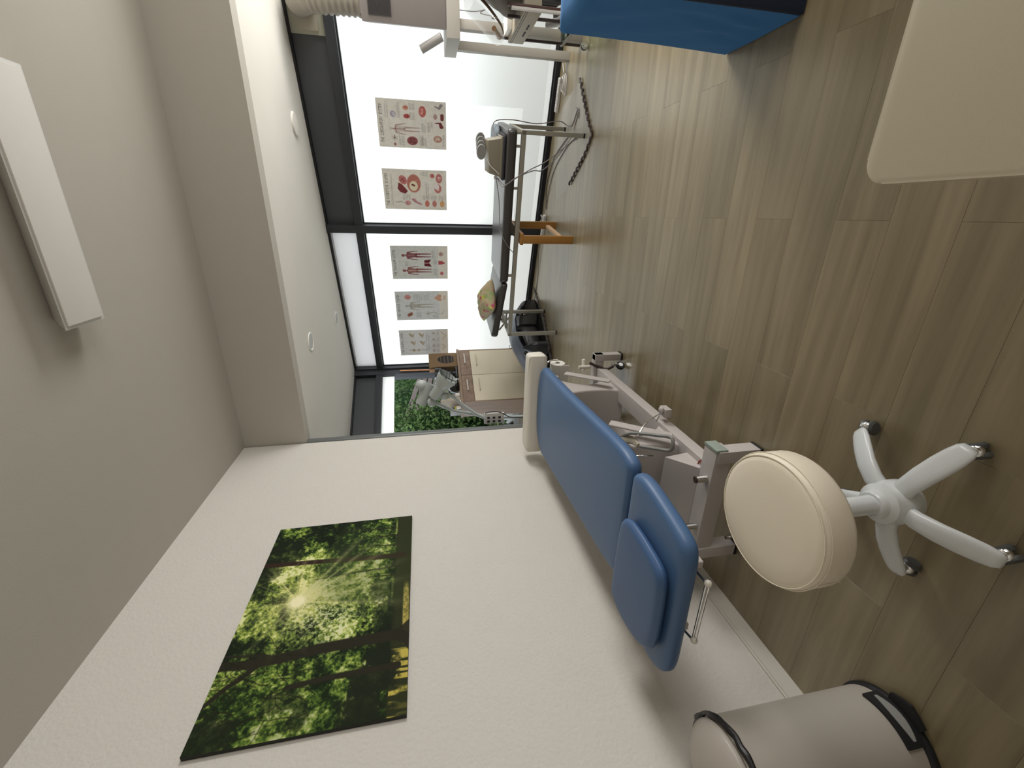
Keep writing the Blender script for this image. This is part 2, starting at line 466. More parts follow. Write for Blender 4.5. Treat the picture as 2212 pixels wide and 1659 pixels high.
for k in rows:
    y0 = 1.2225 + PW * k; y1 = y0 + PW
    off = 0.012 if k % 2 == 0 else -0.613
    for i in range(-4, 4):
        x0 = off + PL * i; x1 = x0 + PL
        if x1 < (XL if y1 < YE else -4.3) + 0.01 or x0 > XR - 0.01: continue
        x0c, x1c = max(x0, XL if y1 <= YE else -4.3), min(x1, XR)
        corners = [(a, b) for a in (x0c, x1c) for b in (y0, y1)]
        ins = [inside_far(*c) for c in corners]
        if not any(ins): continue
        cut = not all(ins)
        if y1 < 0.15:
            gb, cx, cy = plank_mesh(x0c, x1c, y0, y1)
            me = bpy.data.meshes.new('t'); gb.bm.to_mesh(me); me.transform(Matrix.Translation((cx, cy, 0))); gback.bm.from_mesh(me); gb.bm.free(); bpy.data.meshes.remove(me)
            continue
        full = abs((x1c - x0c) - PL) < 1e-6 and not cut
        if full and shared is not None:
            o = bpy.data.objects.new('plank', shared); COL.objects.link(o)
            o.location = ((x0 + x1) / 2, (y0 + y1) / 2, 0)
        else:
            gb, cx, cy = plank_mesh(x0c, x1c, y0, y1)
            if cut:
                for W in (W1, W2):
                    n = (W.to_3x3() @ Vector((0, 1, 0))); p0 = W.translation - Vector((cx, cy, 0))
                    bmesh.ops.bisect_plane(gb.bm, geom=gb.bm.verts[:] + gb.bm.edges[:] + gb.bm.faces[:], plane_co=p0, plane_no=n, clear_outer=True)
                if not gb.bm.faces: gb.bm.free(); continue
            me = bpy.data.meshes.new('plank'); gb.bm.to_mesh(me); gb.bm.free(); me.materials.append(PLANK)
            if full: shared = me
            o = bpy.data.objects.new('plank', me); COL.objects.link(o); o.location = (cx, cy, 0)
        o.parent = fl; npl += 1
o = obj('plank', gback, PLANK, fl, False); o['kind'] = 'stuff'
print('planks', npl)

# ------------------------------------------------------------------ glazed wall 1 (frosted panes)
wn = thing('window_1', 'black framed glazed wall of frosted panes with posters', 'window', tuple(W1.translation), kind='structure')
g = G(W1)
g.box((-4.31, -0.03, 2.575), (2.3, 0.09, ZT + 0.01), 0.004); obj('head_rail', g, BLACKR, wn)
g = G(W1); g.box((-4.31, -0.045, 2.18), (2.3, 0.09, 2.272), 0.004); obj('transom', g, ANTH, wn)
g = G(W1); g.box((-4.31, -0.02, 0.0), (2.3, 0.09, 0.052), 0.004); obj('sill_rail', g, BLACKR, wn)
for s in (-2.06, 0.17):
    g = G(W1); g.box((s - 0.046, -0.055, 0.0), (s + 0.046, 0.09, ZT), 0.004); obj('mullion', g, ANTH, wn)
g = G(W1); g.box((-4.31, -0.05, 0.0), (-4.185, 0.10, ZT), 0.004); obj('corner_post', g, ANTH, wn)
for a, b in ((-4.185, -2.106), (-2.014, 0.124), (0.216, 2.3)):
    g = G(W1); g.box((a, 0.03, 0.052), (b, 0.036, 2.18)); tag(obj('frosted_pane', g, FROST, wn, False), 'frosted glass pane glowing white')
    g = G(W1)
    for (u0, u1, v0, v1) in ((a, a + 0.012, 0.052, 2.18), (b - 0.012, b, 0.052, 2.18), (a, b, 0.052, 0.066), (a, b, 2.166, 2.18)): g.box((u0, 0.018, v0), (u1, 0.032, v1))
    obj('glazing_bead', g, ANTH, wn, False)
# film sheets stuck on the pane behind the first posters
g = G(W1); g.box((-0.735, 0.0285, 0.12), (0.12, 0.0295, 1.0)); obj('film_sheet', g, film_mat('window_film', (0.75, 0.8, 0.8), 0.14), wn, False)
g = G(W1); g.box((-2.0, 0.0285, 0.12), (-0.735, 0.0295, 0.35)); obj('film_sheet', g, MATS['window_film'], wn, False)
# fanlights above the transom: dark panel and pale grey pane
g = G(W1); g.box((-2.014, 0.02, 2.272), (-0.275, 0.05, 2.575)); tag(obj('fanlight_panel', g, ANTHP, wn, False), 'dark grey fanlight panel')
g = G(W1); g.box((-4.185, 0.03, 2.272), (-2.106, 0.05, 2.575)); tag(obj('fanlight_pane', g, backlit_mat('grey_film_pane', '#c0bebb', (0.86, 0.84, 0.82)), wn, False), 'pale grey fanlight pane')
g = G(W1); g.box((-4.17, 0.012, 2.555), (-2.12, 0.022, 2.563)); obj('fanlight_edge', g, PLASTW, wn, False)
g = G(W1); g.box((0.216, 0.02, 2.272), (2.3, 0.05, 2.575)); tag(obj('fanlight_panel', g, ANTHP, wn, False), 'dark grey fanlight panel')
# cream board that takes the air hose
g = G(W1); g.box((-0.275, 0.0, 2.275), (0.124, 0.03, 2.573), 0.003); tag(obj('hose_board', g, mat('cream_board', '#a8a593', 0.6), wn), 'cream board with hose outlet in the fanlight')
g = G(W1); g.box((-0.245, -0.012, 2.33), (-0.07, 0.0, 2.50), 0.004); obj('outlet_plate', g, PLASTB, wn)

# ------------------------------------------------------------------ glazed wall 2 (garden side)
wn2 = thing('window_2', 'black framed garden window with clear glass', 'window', tuple(CR), kind='structure')
L2 = -3.45
g = G(W2); g.box((L2, -0.03, 2.575), (-0.02, 0.09, ZT + 0.01), 0.004); obj('head_rail', g, BLACKR, wn2)
g = G(W2); g.box((L2, -0.045, 2.19), (-0.02, 0.09, 2.372 - 0.09), 0.004); obj('transom', g, ANTH, wn2)
g = G(W2); g.box((L2, -0.02, 0.0), (-0.02, 0.09, 0.06), 0.004); obj('sill_rail', g, BLACKR, wn2)
for s0, s1 in ((-0.125, 0.0), (-2.3, -2.2), (L2, L2 + 0.09)):
    g = G(W2); g.box((s0, -0.05, 0.0), (s1, 0.1, ZT), 0.004); obj('mullion', g, ANTH, wn2)
for a, b in ((-2.2, -0.125), (L2 + 0.09, -2.3)):
    g = G(W2); g.box((a, 0.03, 0.06), (b, 0.036, 2.02)); obj('clear_pane', g, GLASS, wn2, False)
    g = G(W2); g.box((a, 0.012, 2.022), (b, 0.03, 2.19)); tag(obj('blind_box', g, FROST, wn2, False), 'white frosted strip above the garden view')
    g = G(W2); g.box((a, 0.02, 2.28), (b, 0.05, 2.575)); tag(obj('fanlight_panel', g, ANTHP, wn2, False), 'dark grey fanlight panel')

# ------------------------------------------------------------------ ceiling lamp, spots, sensor
t = thing('ceiling_lamp', 'long flat white rectangular lamp on the upper ceiling, switched off', 'ceiling lamp', (0.0, 2.22, 3.08))
g = G(); g.hexa([(-0.495, 2.10, 3.0), (0.51, 2.10, 3.0), (0.51, 2.345, 3.0), (-0.495, 2.345, 3.0), (-0.46, 2.17, 3.08), (0.48, 2.17, 3.08), (0.48, 2.30, 3.08), (-0.46, 2.30, 3.08)], 0.004); obj('lamp_housing', g, WHITE, t)
g = G(); g.box((-0.478, 2.112, 2.992), (0.493, 2.325, 3.0), 0.003); obj('lamp_diffuser', g, DIFF, t)
def soffit_z(x, y): return 2.597
for (x, y, lab) in ((-1.16, 4.25, 'round recessed ceiling spotlight with white ring, the one nearer the ceiling step'), (-1.235, 5.56, 'round recessed ceiling spotlight with white ring, the one beside the window frame')):
    z = soffit_z(x, y)
    t = thing('ceiling_spotlight', lab, 'spotlight', (x, y, z), 'recessed spotlights in the lowered ceiling')
    g = G(); g.lathe([(0.072, 0.012), (0.088, 0.012), (0.09, -0.004), (0.084, -0.007), (0.075, -0.005), (0.072, 0.012)], (x, y, z), n=32, cap0=False, cap1=False); obj('ring', g, mat('spot_ring', '#f4f2ea', 0.3), t)
    g = G(); g.lathe([(0.074, 0.003), (0.074, -0.003), (0.03, -0.0035)], (x, y, z), n=32); obj('lens', g, mat('spot_lens', '#98958c', 0.3), t)
x, y = 0.745, 4.83; z = soffit_z(x, y)
t = thing('ceiling_cover', 'flat round white cover plate on the lowered ceiling near the air hose', 'cover plate', (x, y, z))
g = G(); g.lathe([(0.1, 0.004), (0.1, -0.006), (0.092, -0.016), (0.03, -0.02)], (x, y, z), n=32); obj('cover_plate', g, SOFF, t)

# ------------------------------------------------------------------ painting helpers (flat prints as vertex colours)
def vnoise(h, w, fy, fx, rng):
    gy, gx = int(fy) + 2, int(fx) + 2
    a = rng.random((gy, gx))
    y = np.linspace(0, fy, h); x = np.linspace(0, fx, w)
    yi = y.astype(int); xi = x.astype(int); ty = y - yi; tx = x - xi
    ty = ty * ty * (3 - 2 * ty); tx = tx * tx * (3 - 2 * tx)
    A = a[yi][:, xi]; B = a[yi][:, xi + 1]; C = a[yi + 1][:, xi]; D = a[yi + 1][:, xi + 1]
    ty = ty[:, None]; tx = tx[None, :]
    return A * (1 - ty) * (1 - tx) + B * (1 - ty) * tx + C * ty * (1 - tx) + D * ty * tx
def grid_print(name, img, origin, ux, uy, m, parent):
    """img[row, col] rows from the bottom; a flat mesh with its colours"""
    h, w, _ = img.shape
    o = Vector(origin); inv = PM[parent.name].inverted()
    U = Vector(ux) / (w - 1); V = Vector(uy) / (h - 1)
    o = inv @ o; U = inv.to_3x3() @ U; V = inv.to_3x3() @ V
    jj, ii = np.meshgrid(np.arange(w), np.arange(h))
    co = np.array(o)[None, None] + jj[..., None] * np.array(U) + ii[..., None] * np.array(V)
    me = bpy.data.meshes.new(name)
    me.vertices.add(w * h); me.vertices.foreach_set('co', co.reshape(-1).astype(np.float32))
    q = np.stack([ii[:-1, :-1] * w + jj[:-1, :-1], ii[:-1, :-1] * w + jj[:-1, :-1] + 1, (ii[:-1, :-1] + 1) * w + jj[:-1, :-1] + 1, (ii[:-1, :-1] + 1) * w + jj[:-1, :-1]], -1).reshape(-1, 4)
    nf = len(q)
    me.loops.add(nf * 4); me.loops.foreach_set('vertex_index', q.reshape(-1).astype(np.int32))
    me.polygons.add(nf); me.polygons.foreach_set('loop_start', np.arange(0, nf * 4, 4, dtype=np.int32))
    me.update(calc_edges=True)
    L = np.where(img <= 0.04045, img / 12.92, ((img + 0.055) / 1.055) ** 2.4)
    ca = me.color_attributes.new('print', 'FLOAT_COLOR', 'POINT')
    ca.data.foreach_set('color', np.concatenate([L, np.ones((h, w, 1))], -1).reshape(-1).astype(np.float32))
    me.materials.append(m)
    ob = bpy.data.objects.new(name, me); COL.objects.link(ob); ob.parent = parent; PM[ob.name] = PM[parent.name]
    return ob
def mixc(img, c, a):
    a = np.clip(a, 0, 1)[..., None]; img *= (1 - a); img += np.array(c) / 255.0 * a
def segdist(X, Y, x0, y0, x1, y1):
    dx, dy = x1 - x0, y1 - y0; t = np.clip(((X - x0) * dx + (Y - y0) * dy) / (dx * dx + dy * dy + 1e-9), 0, 1)
    return np.hypot(X - x0 - t * dx, Y - y0 - t * dy), t
def line(img, X, Y, pts, w0, w1, c, soft=0.004, al=1.0):
    n = len(pts) - 1
    A = np.zeros(X.shape)
    for i in range(n):
        d, t = segdist(X, Y, *pts[i], *pts[i + 1])
        wd = w0 + (w1 - w0) * (i + t) / n
        A = np.maximum(A, np.clip((wd - d) / soft + 0.5, 0, 1))
    mixc(img, c, A * al)
def ell(img, X, Y, cx, cy, rx, ry, c, ang=0.0, al=1.0, soft=0.12):
    ca, sa = math.cos(ang), math.sin(ang)
    u = (X - cx) * ca + (Y - cy) * sa; v = -(X - cx) * sa + (Y - cy) * ca
    d = np.hypot(u / rx, v / ry); mixc(img, c, np.clip((1 - d) / soft, 0, 1) * al)
def poly(img, X, Y, pts, c, al=1.0):
    ins = np.zeros(X.shape, bool); n = len(pts)
    for i in range(n):
        x0, y0 = pts[i]; x1, y1 = pts[(i + 1) % n]
        if y0 == y1: continue
        cnd = ((y0 > Y) != (y1 > Y)) & (X < (x1 - x0) * (Y - y0) / (y1 - y0) + x0); ins ^= cnd
    mixc(img, c, ins * al)

# ------------------------------------------------------------------ forest picture on the left wall
def forest():
    rng = np.random.default_rng(11)
    H_, W_ = 330, 500
    asp = 1.24 / 0.807
    X, Y = np.meshgrid(np.linspace(0, 1, W_), np.linspace(0, 1, H_)); XA = X * asp
    n = 0.34 * vnoise(H_, W_, 6, 9, rng) + 0.28 * vnoise(H_, W_, 17, 26, rng) + 0.22 * vnoise(H_, W_, 48, 70, rng) + 0.16 * vnoise(H_, W_, 120, 180, rng)
    fine = 0.5 * vnoise(H_, W_, 70, 105, rng) + 0.5 * vnoise(H_, W_, 160, 240, rng)
    sx, sy = 0.522 * asp, 0.70
    r = np.hypot(XA - sx, Y - sy); th = np.arctan2(Y - sy, XA - sx)
    light = np.clip(1.05 - r / 0.62, 0, 1)
    v = (n - 0.5) * 2.6 + (fine - 0.5) * 0.75 + 0.46 + 0.30 * light
    # dark masses: corners of the wood
    dark = np.clip((0.20 - X) / 0.25, 0, 1) * 0.16 + np.clip((X - 0.72) / 0.3, 0, 1) * 0.28 + np.clip((Y - 0.86) / 0.15, 0, 1) * 0.18 + np.clip((0.20 - Y) / 0.14, 0, 1) * 0.75
    v -= dark
    v = np.clip(v, 0, 1)
    stops = [(0.0, (22, 30, 18)), (0.25, (40, 56, 26)), (0.5, (88, 112, 46)), (0.72, (142, 160, 70)), (0.9, (186, 196, 110)), (1.0, (222, 224, 170))]
    img = np.zeros((H_, W_, 3))
    for k in range(3): img[..., k] = np.interp(v, [s_[0] for s_ in stops], [s_[1][k] for s_ in stops]) / 255
    # warm tint near the sun
    mixc(img, (196, 188, 110), light ** 2 * 0.42 * np.clip(v + 0.25, 0, 1))
    mixc(img, (40, 66, 22), np.clip((0.35 - X) / 0.3, 0, 1) * 0.25)
    # pale sparkle cloud to the lower left of the sun
    for cx, cy, s_ in ((0.46, 0.60, 0.12), (0.40, 0.45, 0.12), (0.33, 0.42, 0.07), (0.60, 0.52, 0.05)):
        k = np.exp(-(((XA - cx * asp) ** 2 + (Y - cy) ** 2) / s_ ** 2)); mixc(img, (214, 214, 176), k * np.clip((fine - 0.45) * 5, 0, 1) * 0.8)
    # the wood's floor
    gnd = np.clip((0.115 - Y) / 0.02, 0, 1); gl = vnoise(H_, W_, 60, 12, rng)
    mixc(img, (46, 50, 30), gnd)
    mixc(img, (186, 170, 78), gnd * np.clip((vnoise(H_, W_, 9, 110, rng) - 0.40) * 4, 0, 1) * np.clip((n - 0.3) * 5, 0.25, 1) * ((X < 0.24) & (Y < 0.095)).astype(float))
    d = np.clip(1 - np.abs(Y - 0.022 - 0.02 * (X - 0.4)) / 0.022, 0, 1) * np.clip((X - 0.25) / 0.04, 0, 1) * np.clip((0.56 - X) / 0.08, 0, 1)
    mixc(img, (176, 160, 84), np.clip(d * 3, 0, 1) * (0.55 + 0.45 * np.clip((fine - 0.35) * 4, 0, 1)))
    mixc(img, (150, 160, 84), np.clip(1 - np.abs(Y - 0.115) / 0.012, 0, 1) * np.clip((X - 0.35) * 6, 0, 1) * np.clip((gl - 0.3) * 2.5, 0, 1))
    # dark undergrowth lower left and behind the trunks
    for cx, cy, rx, ry, a in ((0.03, 0.22, 0.11, 0.13, 0.92), (0.14, 0.19, 0.08, 0.13, 0.9), (0.22, 0.16, 0.06, 0.07, 0.8), (0.40, 0.16, 0.10, 0.07, 0.55), (0.52, 0.18, 0.08, 0.09, 0.6), (0.04, 0.93, 0.07, 0.14, 0.8), (0.11, 0.62, 0.05, 0.12, 0.45), (0.05, 0.52, 0.05, 0.07, 0.55), (0.82, 0.87, 0.09, 0.13, 0.6), (0.70, 0.93, 0.06, 0.08, 0.6), (0.62, 0.97, 0.08, 0.05, 0.4)):
        u = np.hypot((X - cx) / rx, (Y - cy) / ry) + (n - 0.5) * 1.3; mixc(img, (30, 36, 24), np.clip((1.05 - u) * 4, 0, 1) * a)
    T = (42, 40, 30)
    line(img, X, Y, [(0.262, -0.02), (0.298, 0.06), (0.294, 0.25), (0.288, 0.5), (0.276, 0.66), (0.268, 0.84), (0.276, 1.0)], 0.026, 0.017, T, 0.006)
    poly(img, X, Y, [(0.225, 0.0), (0.262, 0.03), (0.275, 0.08), (0.322, 0.08), (0.33, 0.05), (0.36, 0.0)], T, 0.92)
    line(img, X, Y, [(0.272, 0.68), (0.297, 0.80), (0.315, 1.0)], 0.008, 0.005, T)
    line(img, X, Y, [(0.262, 0.80), (0.225, 0.86), (0.19, 0.93), (0.14, 1.0)], 0.012, 0.010, T)
    line(img, X, Y, [(0.175, 0.05), (0.172, 0.25), (0.170, 0.42), (0.160, 0.62)], 0.013, 0.009, T, 0.005)
    line(img, X, Y, [(0.718, 0.05), (0.722, 0.25), (0.735, 0.55), (0.745, 0.78), (0.752, 1.0)], 0.016, 0.012, (50, 38, 30), 0.006)
    for p in ([(0.65, 0.08), (0.646, 0.3), (0.64, 0.5), (0.63, 0.62)], [(0.915, 0.12), (0.925, 0.35), (0.932, 0.52)], [(0.86, 0.1), (0.862, 0.3)], [(0.79, 0.1), (0.80, 0.25), (0.80, 0.42)], [(0.60, 0.1), (0.605, 0.28)]):
        line(img, X, Y, p, 0.005, 0.003, T, 0.004, 0.85)
    for _ in range(46):    # thin branches
        x0, y0 = rng.uniform(0.02, 0.34), rng.uniform(0.45, 0.95); a = rng.uniform(0.5, 2.6); p = [(x0, y0)]
        for _k in range(4):
            a += rng.uniform(-0.6, 0.6); p.append((p[-1][0] + 0.028 * math.cos(a), p[-1][1] + 0.05 * math.sin(a)))
        line(img, X, Y, p, 0.0025, 0.001, (34, 34, 22), 0.003, 0.75)
    fan = ((th < -0.25) & (th > -1.75)).astype(float) * np.clip((r - 0.10) * 6, 0, 1) * np.clip(1.15 - r * 1.2, 0, 1)
    mixc(img, (58, 74, 40), fan * 0.5)
    # rays
    rays = np.zeros(X.shape)
    for a, wd, st in ((0.66, 0.03, 1.0), (0.76, 0.02, 0.8), (0.10, 0.05, 0.95), (0.22, 0.02, 0.6), (-0.10, 0.03, 0.5), (1.0, 0.02, 0.45), (-0.55, 0.04, 0.5), (-0.75, 0.03, 0.55), (-0.95, 0.04, 0.5), (-1.2, 0.04, 0.5), (-1.45, 0.04, 0.45), (-1.75, 0.05, 0.5), (2.6, 0.05, 0.4), (3.0, 0.05, 0.35), (-2.4, 0.06, 0.4), (-2.8, 0.05, 0.35), (1.6, 0.05, 0.35), (2.0, 0.05, 0.3)):
        da = np.abs((th - a + PI) % (2 * PI) - PI); rays = np.maximum(rays, np.exp(-(da / wd) ** 2) * st)
    down = (th < -0.4) & (th > -2.0)
    mixc(img, (232, 224, 160), rays * 1.25 * np.clip(1.0 - r / np.where(down, 0.75, 0.42), 0, 1) * 0.95)
    mixc(img, (120, 130, 80), down * np.clip(0.7 - r, 0, 1) * 0.35)
    mixc(img, (246, 240, 214), np.clip(np.exp(-(r / 0.042) ** 2) * 1.9, 0, 1))
    mixc(img, (226, 218, 150), np.exp(-(r / 0.13) ** 2) * 0.45)
    return np.clip(img, 0, 1)
t = thing('forest_picture', 'large canvas print of a green forest with sunburst, hanging on the left wall', 'picture', (XL, 1.785, 1.66))
py0, py1, pz0, pz1 = 1.162, 2.402, 1.660, 2.467
g = G(); g.box((XL + 0.001, py0, pz0), (XL + 0.021, py1, pz1), 0.002); obj('canvas_edge', g, mat('dark_canvas_edge', '#1d211a', 0.7), t)
grid_print('canvas_print', forest(), (XL + 0.0215, py0, pz0), (0, py1 - py0, 0), (0, 0, pz1 - pz0), PRINTM, t)

# ------------------------------------------------------------------ anatomy posters on the frosted panes
FONT = {'A': '01110100011000111111100011000110001', 'B': '11110100011000111110100011000111110', 'C': '01111100001000010000100001000001111', 'D': '11110100011000110001100011000111110', 'E': '11111100001000011110100001000011111', 'G': '01111100001000010011100011000101111', 'H': '10001100011000111111100011000110001', 'I': '01110001000010000100001000010001110', 'K': '10001100101010011000101001001010001', 'L': '10000100001000010000100001000011111', 'M': '10001110111010110101100011000110001', 'N': '10001110011010110011100011000110001', 'O': '01110100011000110001100011000101110', 'R': '11110100011000111110101001001010001', 'S': '01111100001000001110000010000111110', 'T': '11111001000010000100001000010000100', 'U': '10001100011000110001100011000101110', 'V': '10001100011000110001100010101000100', 'Y': '10001100010101000100001000010000100', ' ': '0' * 35}
def text(img, s, x0, y0, sc, c, al=1.0, syc=None):
    H_, W_, _ = img.shape; syc = syc or sc; x = x0
    for ch in s:
        b = FONT.get(ch, FONT['I'])
        for r in range(7):
            for k in range(5):
                if b[r * 5 + k] == '1':
                    ya = int(y0 + (6 - r) * syc); xa = int(x + k * sc)
                    sl = img[ya:int(y0 + (7 - r) * syc) or None, xa:max(xa + 1, int(x + (k + 1) * sc))]
                    sl *= (1 - al); sl += np.array(c) / 255 * al
        x += 6 * sc
def words(img, X, Y, x0, x1, y0, y1, rng, c=(120, 112, 104), al=0.5, lh=0.012):
    y = y1
    while y > y0:
        w_ = rng.uniform(0.75, 1.0) * (x1 - x0)
        m_ = (np.abs(Y - y) < lh * 0.28) & (X > x0) & (X < x0 + w_)
        dots = (np.sin(X * 420 + y * 913) + np.sin(X * 233 + y * 71)) > -0.6
        mixc(img, c, (m_ & dots) * al); y -= lh
PH, PWD = 230, 150
def base(tint, seed):
    rng = np.random.default_rng(seed)
    X, Y = np.meshgrid(np.linspace(0, 1, PWD), np.linspace(0, 1, PH))
    img = np.ones((PH, PWD, 3)) * np.array(tint) / 255
    img *= (0.97 + 0.06 * vnoise(PH, PWD, 30, 20, rng))[..., None]
    return img, X, Y, rng
def title(img, txt):
    sc = (PWD * 0.78) / (len(txt) * 6); text(img, txt, PWD * 0.11, PH * 0.925, sc, (70, 62, 50), 0.85, 1.35)
def person(img, X, Y, cx, top, h, c, vein=None, wide=1.0):
    u = h / 8.0; w = u * 1.5 * wide
    a = 0.74
    ell(img, X, Y, cx, top - u * 0.5, u * 0.42 * 1.5, u * 0.5, c, al=a)
    line(img, X, Y, [(cx, top - u * 0.8), (cx, top - u * 1.4)], w * 0.16, w * 0.2, c, 0.006, a)
    poly(img, X, Y, [(cx - w * 0.95, top - u * 1.55), (cx - w * 0.3, top - u * 1.25), (cx + w * 0.3, top - u * 1.25), (cx + w * 0.95, top - u * 1.55), (cx + w * 0.62, top - u * 3.2), (cx + w * 0.66, top - u * 4.1), (cx - w * 0.66, top - u * 4.1), (cx - w * 0.62, top - u * 3.2)], c, a)
    for sd in (-1, 1):
        line(img, X, Y, [(cx + sd * w * 0.92, top - u * 1.7), (cx + sd * w * 1.2, top - u * 3.0), (cx + sd * w * 1.35, top - u * 4.2)], w * 0.17, w * 0.09, c, 0.006, a)
        line(img, X, Y, [(cx + sd * w * 0.4, top - u * 4.0), (cx + sd * w * 0.42, top - u * 5.8), (cx + sd * w * 0.44, top - u * 7.7)], w * 0.28, w * 0.12, c, 0.006, a)
        if vein: line(img, X, Y, [(cx, top - u * 3.6), (cx + sd * w * 0.38, top - u * 4.3), (cx + sd * w * 0.44, top - u * 7.6)], 0.006, 0.004, vein, 0.004, 0.8); line(img, X, Y, [(cx, top - u * 1.6), (cx + sd * w * 0.9, top - u * 1.8), (cx + sd * w * 1.3, top - u * 4.1)], 0.006, 0.004, vein, 0.004, 0.8)
    if vein: line(img, X, Y, [(cx, top - u * 1.0), (cx, top - u * 3.7)], 0.008, 0.006, vein, 0.004, 0.9)
def blob(img, X, Y, cx, cy, rx, ry, c, c2, ang=0, rng=None):
    ell(img, X, Y, cx, cy, rx * 1.06, ry * 1.06, (215, 205, 195), ang, 0.5); ell(img, X, Y, cx, cy, rx, ry, c, ang)
    for _ in range(5):
        ell(img, X, Y, cx + rng.uniform(-.4, .4) * rx, cy + rng.uniform(-.4, .4) * ry, rx * .32, ry * .28, c2, rng.uniform(0, 3), 0.6, 0.5)
TC = (100, 92, 88)
def muted(img): m_ = img.mean(-1, keepdims=True); return (m_ * 0.32 + img * 0.68) * 1.04
def poster_circ():
    img, X, Y, rng = base((198, 188, 172), 1); title(img, 'THE CIRCULATORY SYSTEM')
    person(img, X, Y, 0.40, 0.84, 0.46, (176, 152, 140), (128, 70, 66))
    blob(img, X, Y, 0.70, 0.77, 0.07, 0.045, (150, 140, 150), (190, 180, 185), rng=rng)
    blob(img, X, Y, 0.84, 0.585, 0.05, 0.045, (196, 120, 92), (160, 70, 60), rng=rng); blob(img, X, Y, 0.67, 0.575, 0.05, 0.05, (176, 66, 60), (140, 40, 44), rng=rng)
    blob(img, X, Y, 0.78, 0.345, 0.12, 0.055, (184, 76, 66), (214, 150, 130), rng=rng)
    blob(img, X, Y, 0.16, 0.51, 0.10, 0.085, (140, 66, 62), (100, 40, 46), rng=rng)
    blob(img, X, Y, 0.22, 0.13, 0.08, 0.07, (172, 122, 100), (205, 185, 160), rng=rng)
    for a in np.linspace(0, 6.2, 7): line(img, X, Y, [(0.21, 0.77), (0.21 + 0.06 * math.cos(a), 0.77 + 0.05 * math.sin(a))], 0.005, 0.003, (120, 80, 74))
    ell(img, X, Y, 0.07, 0.77, 0.035, 0.022, (160, 96, 84))
    line(img, X, Y, [(0.90, 0.16), (0.86, 0.10), (0.93, 0.07)], 0.012, 0.025, (130, 122, 116)); line(img, X, Y, [(0.56, 0.16), (0.56, 0.09), (0.48, 0.07)], 0.01, 0.03, (120, 44, 46)); blob(img, X, Y, 0.69, 0.16, 0.06, 0.03, (160, 120, 110), (180, 140, 130), rng=rng); line(img, X, Y, [(0.64, 0.06), (0.73, 0.06)], 0.025, 0.025, (120, 50, 50))
    for b in ((.62, .95, .66, .72), (.60, .78, .45, .53), (.80, .95, .45, .53), (.08, .3, .40, .34), (.35, .55, .30, .36), (.35, .55, .22, .28), (.05, .25, .30, .38), (.05, .3, .62, .70), (.45, .6, .20, .28), (.05, .35, .03, .05), (.62, .95, .84, .88)):
        words(img, X, Y, b[0], b[1], min(b[2:]), max(b[2:]), rng, TC)
    return img
def poster_dig():
    img, X, Y, rng = base((200, 190, 172), 2); title(img, 'THE DIGESTIVE SYSTEM')
    blob(img, X, Y, 0.66, 0.52, 0.235, 0.115, (180, 92, 76), (196, 110, 88), 0.0, rng); ell(img, X, Y, 0.60, 0.525, 0.13, 0.07, (206, 188, 146)); ell(img, X, Y, 0.62, 0.53, 0.04, 0.025, (120, 60, 50), 0.8)
    blob(img, X, Y, 0.74, 0.69, 0.12, 0.065, (186, 96, 88), (140, 56, 52), 0.2, rng); poly(img, X, Y, [(0.44, 0.74), (0.52, 0.78), (0.68, 0.76), (0.62, 0.70), (0.47, 0.62), (0.40, 0.66)], (120, 34, 36), 0.95); ell(img, X, Y, 0.55, 0.72, 0.09, 0.04, (130, 46, 46))
    blob(img, X, Y, 0.80, 0.12, 0.12, 0.055, (182, 92, 84), (210, 170, 160), rng=rng); blob(img, X, Y, 0.55, 0.14, 0.12, 0.06, (184, 94, 84), (208, 178, 170), rng=rng); ell(img, X, Y, 0.60, 0.16, 0.07, 0.045, (205, 188, 180)); blob(img, X, Y, 0.86, 0.225, 0.06, 0.04, (190, 100, 88), (150, 60, 56), rng=rng)
    for k, c in ((0.32, (196, 96, 76)), (0.20, (186, 104, 90)), (0.075, (206, 140, 82))): ell(img, X, Y, 0.16, k, 0.085, 0.038, c, 0, 1, 0.05)
    blob(img, X, Y, 0.17, 0.63, 0.07, 0.05, (190, 124, 120), (170, 90, 90), rng=rng); line(img, X, Y, [(0.17, 0.67), (0.2, 0.74), (0.18, 0.82)], 0.006, 0.01, (140, 130, 116)); line(img, X, Y, [(0.26, 0.54), (0.2, 0.5), (0.14, 0.42)], 0.03, 0.018, (180, 110, 116))
    for b in ((.1, .9, .86, .89), (.25, .4, .58, .7), (.25, .38, .28, .38), (.25, .38, .16, .25), (.25, .38, .05, .12), (.85, .97, .3, .4), (.3, .7, .29, .33)): words(img, X, Y, b[0], b[1], b[2], b[3], rng, TC)
    return img
def lowband(img, X, Y, k=0.168):
    mixc(img, (214, 196, 170), (Y < k) * 0.55)
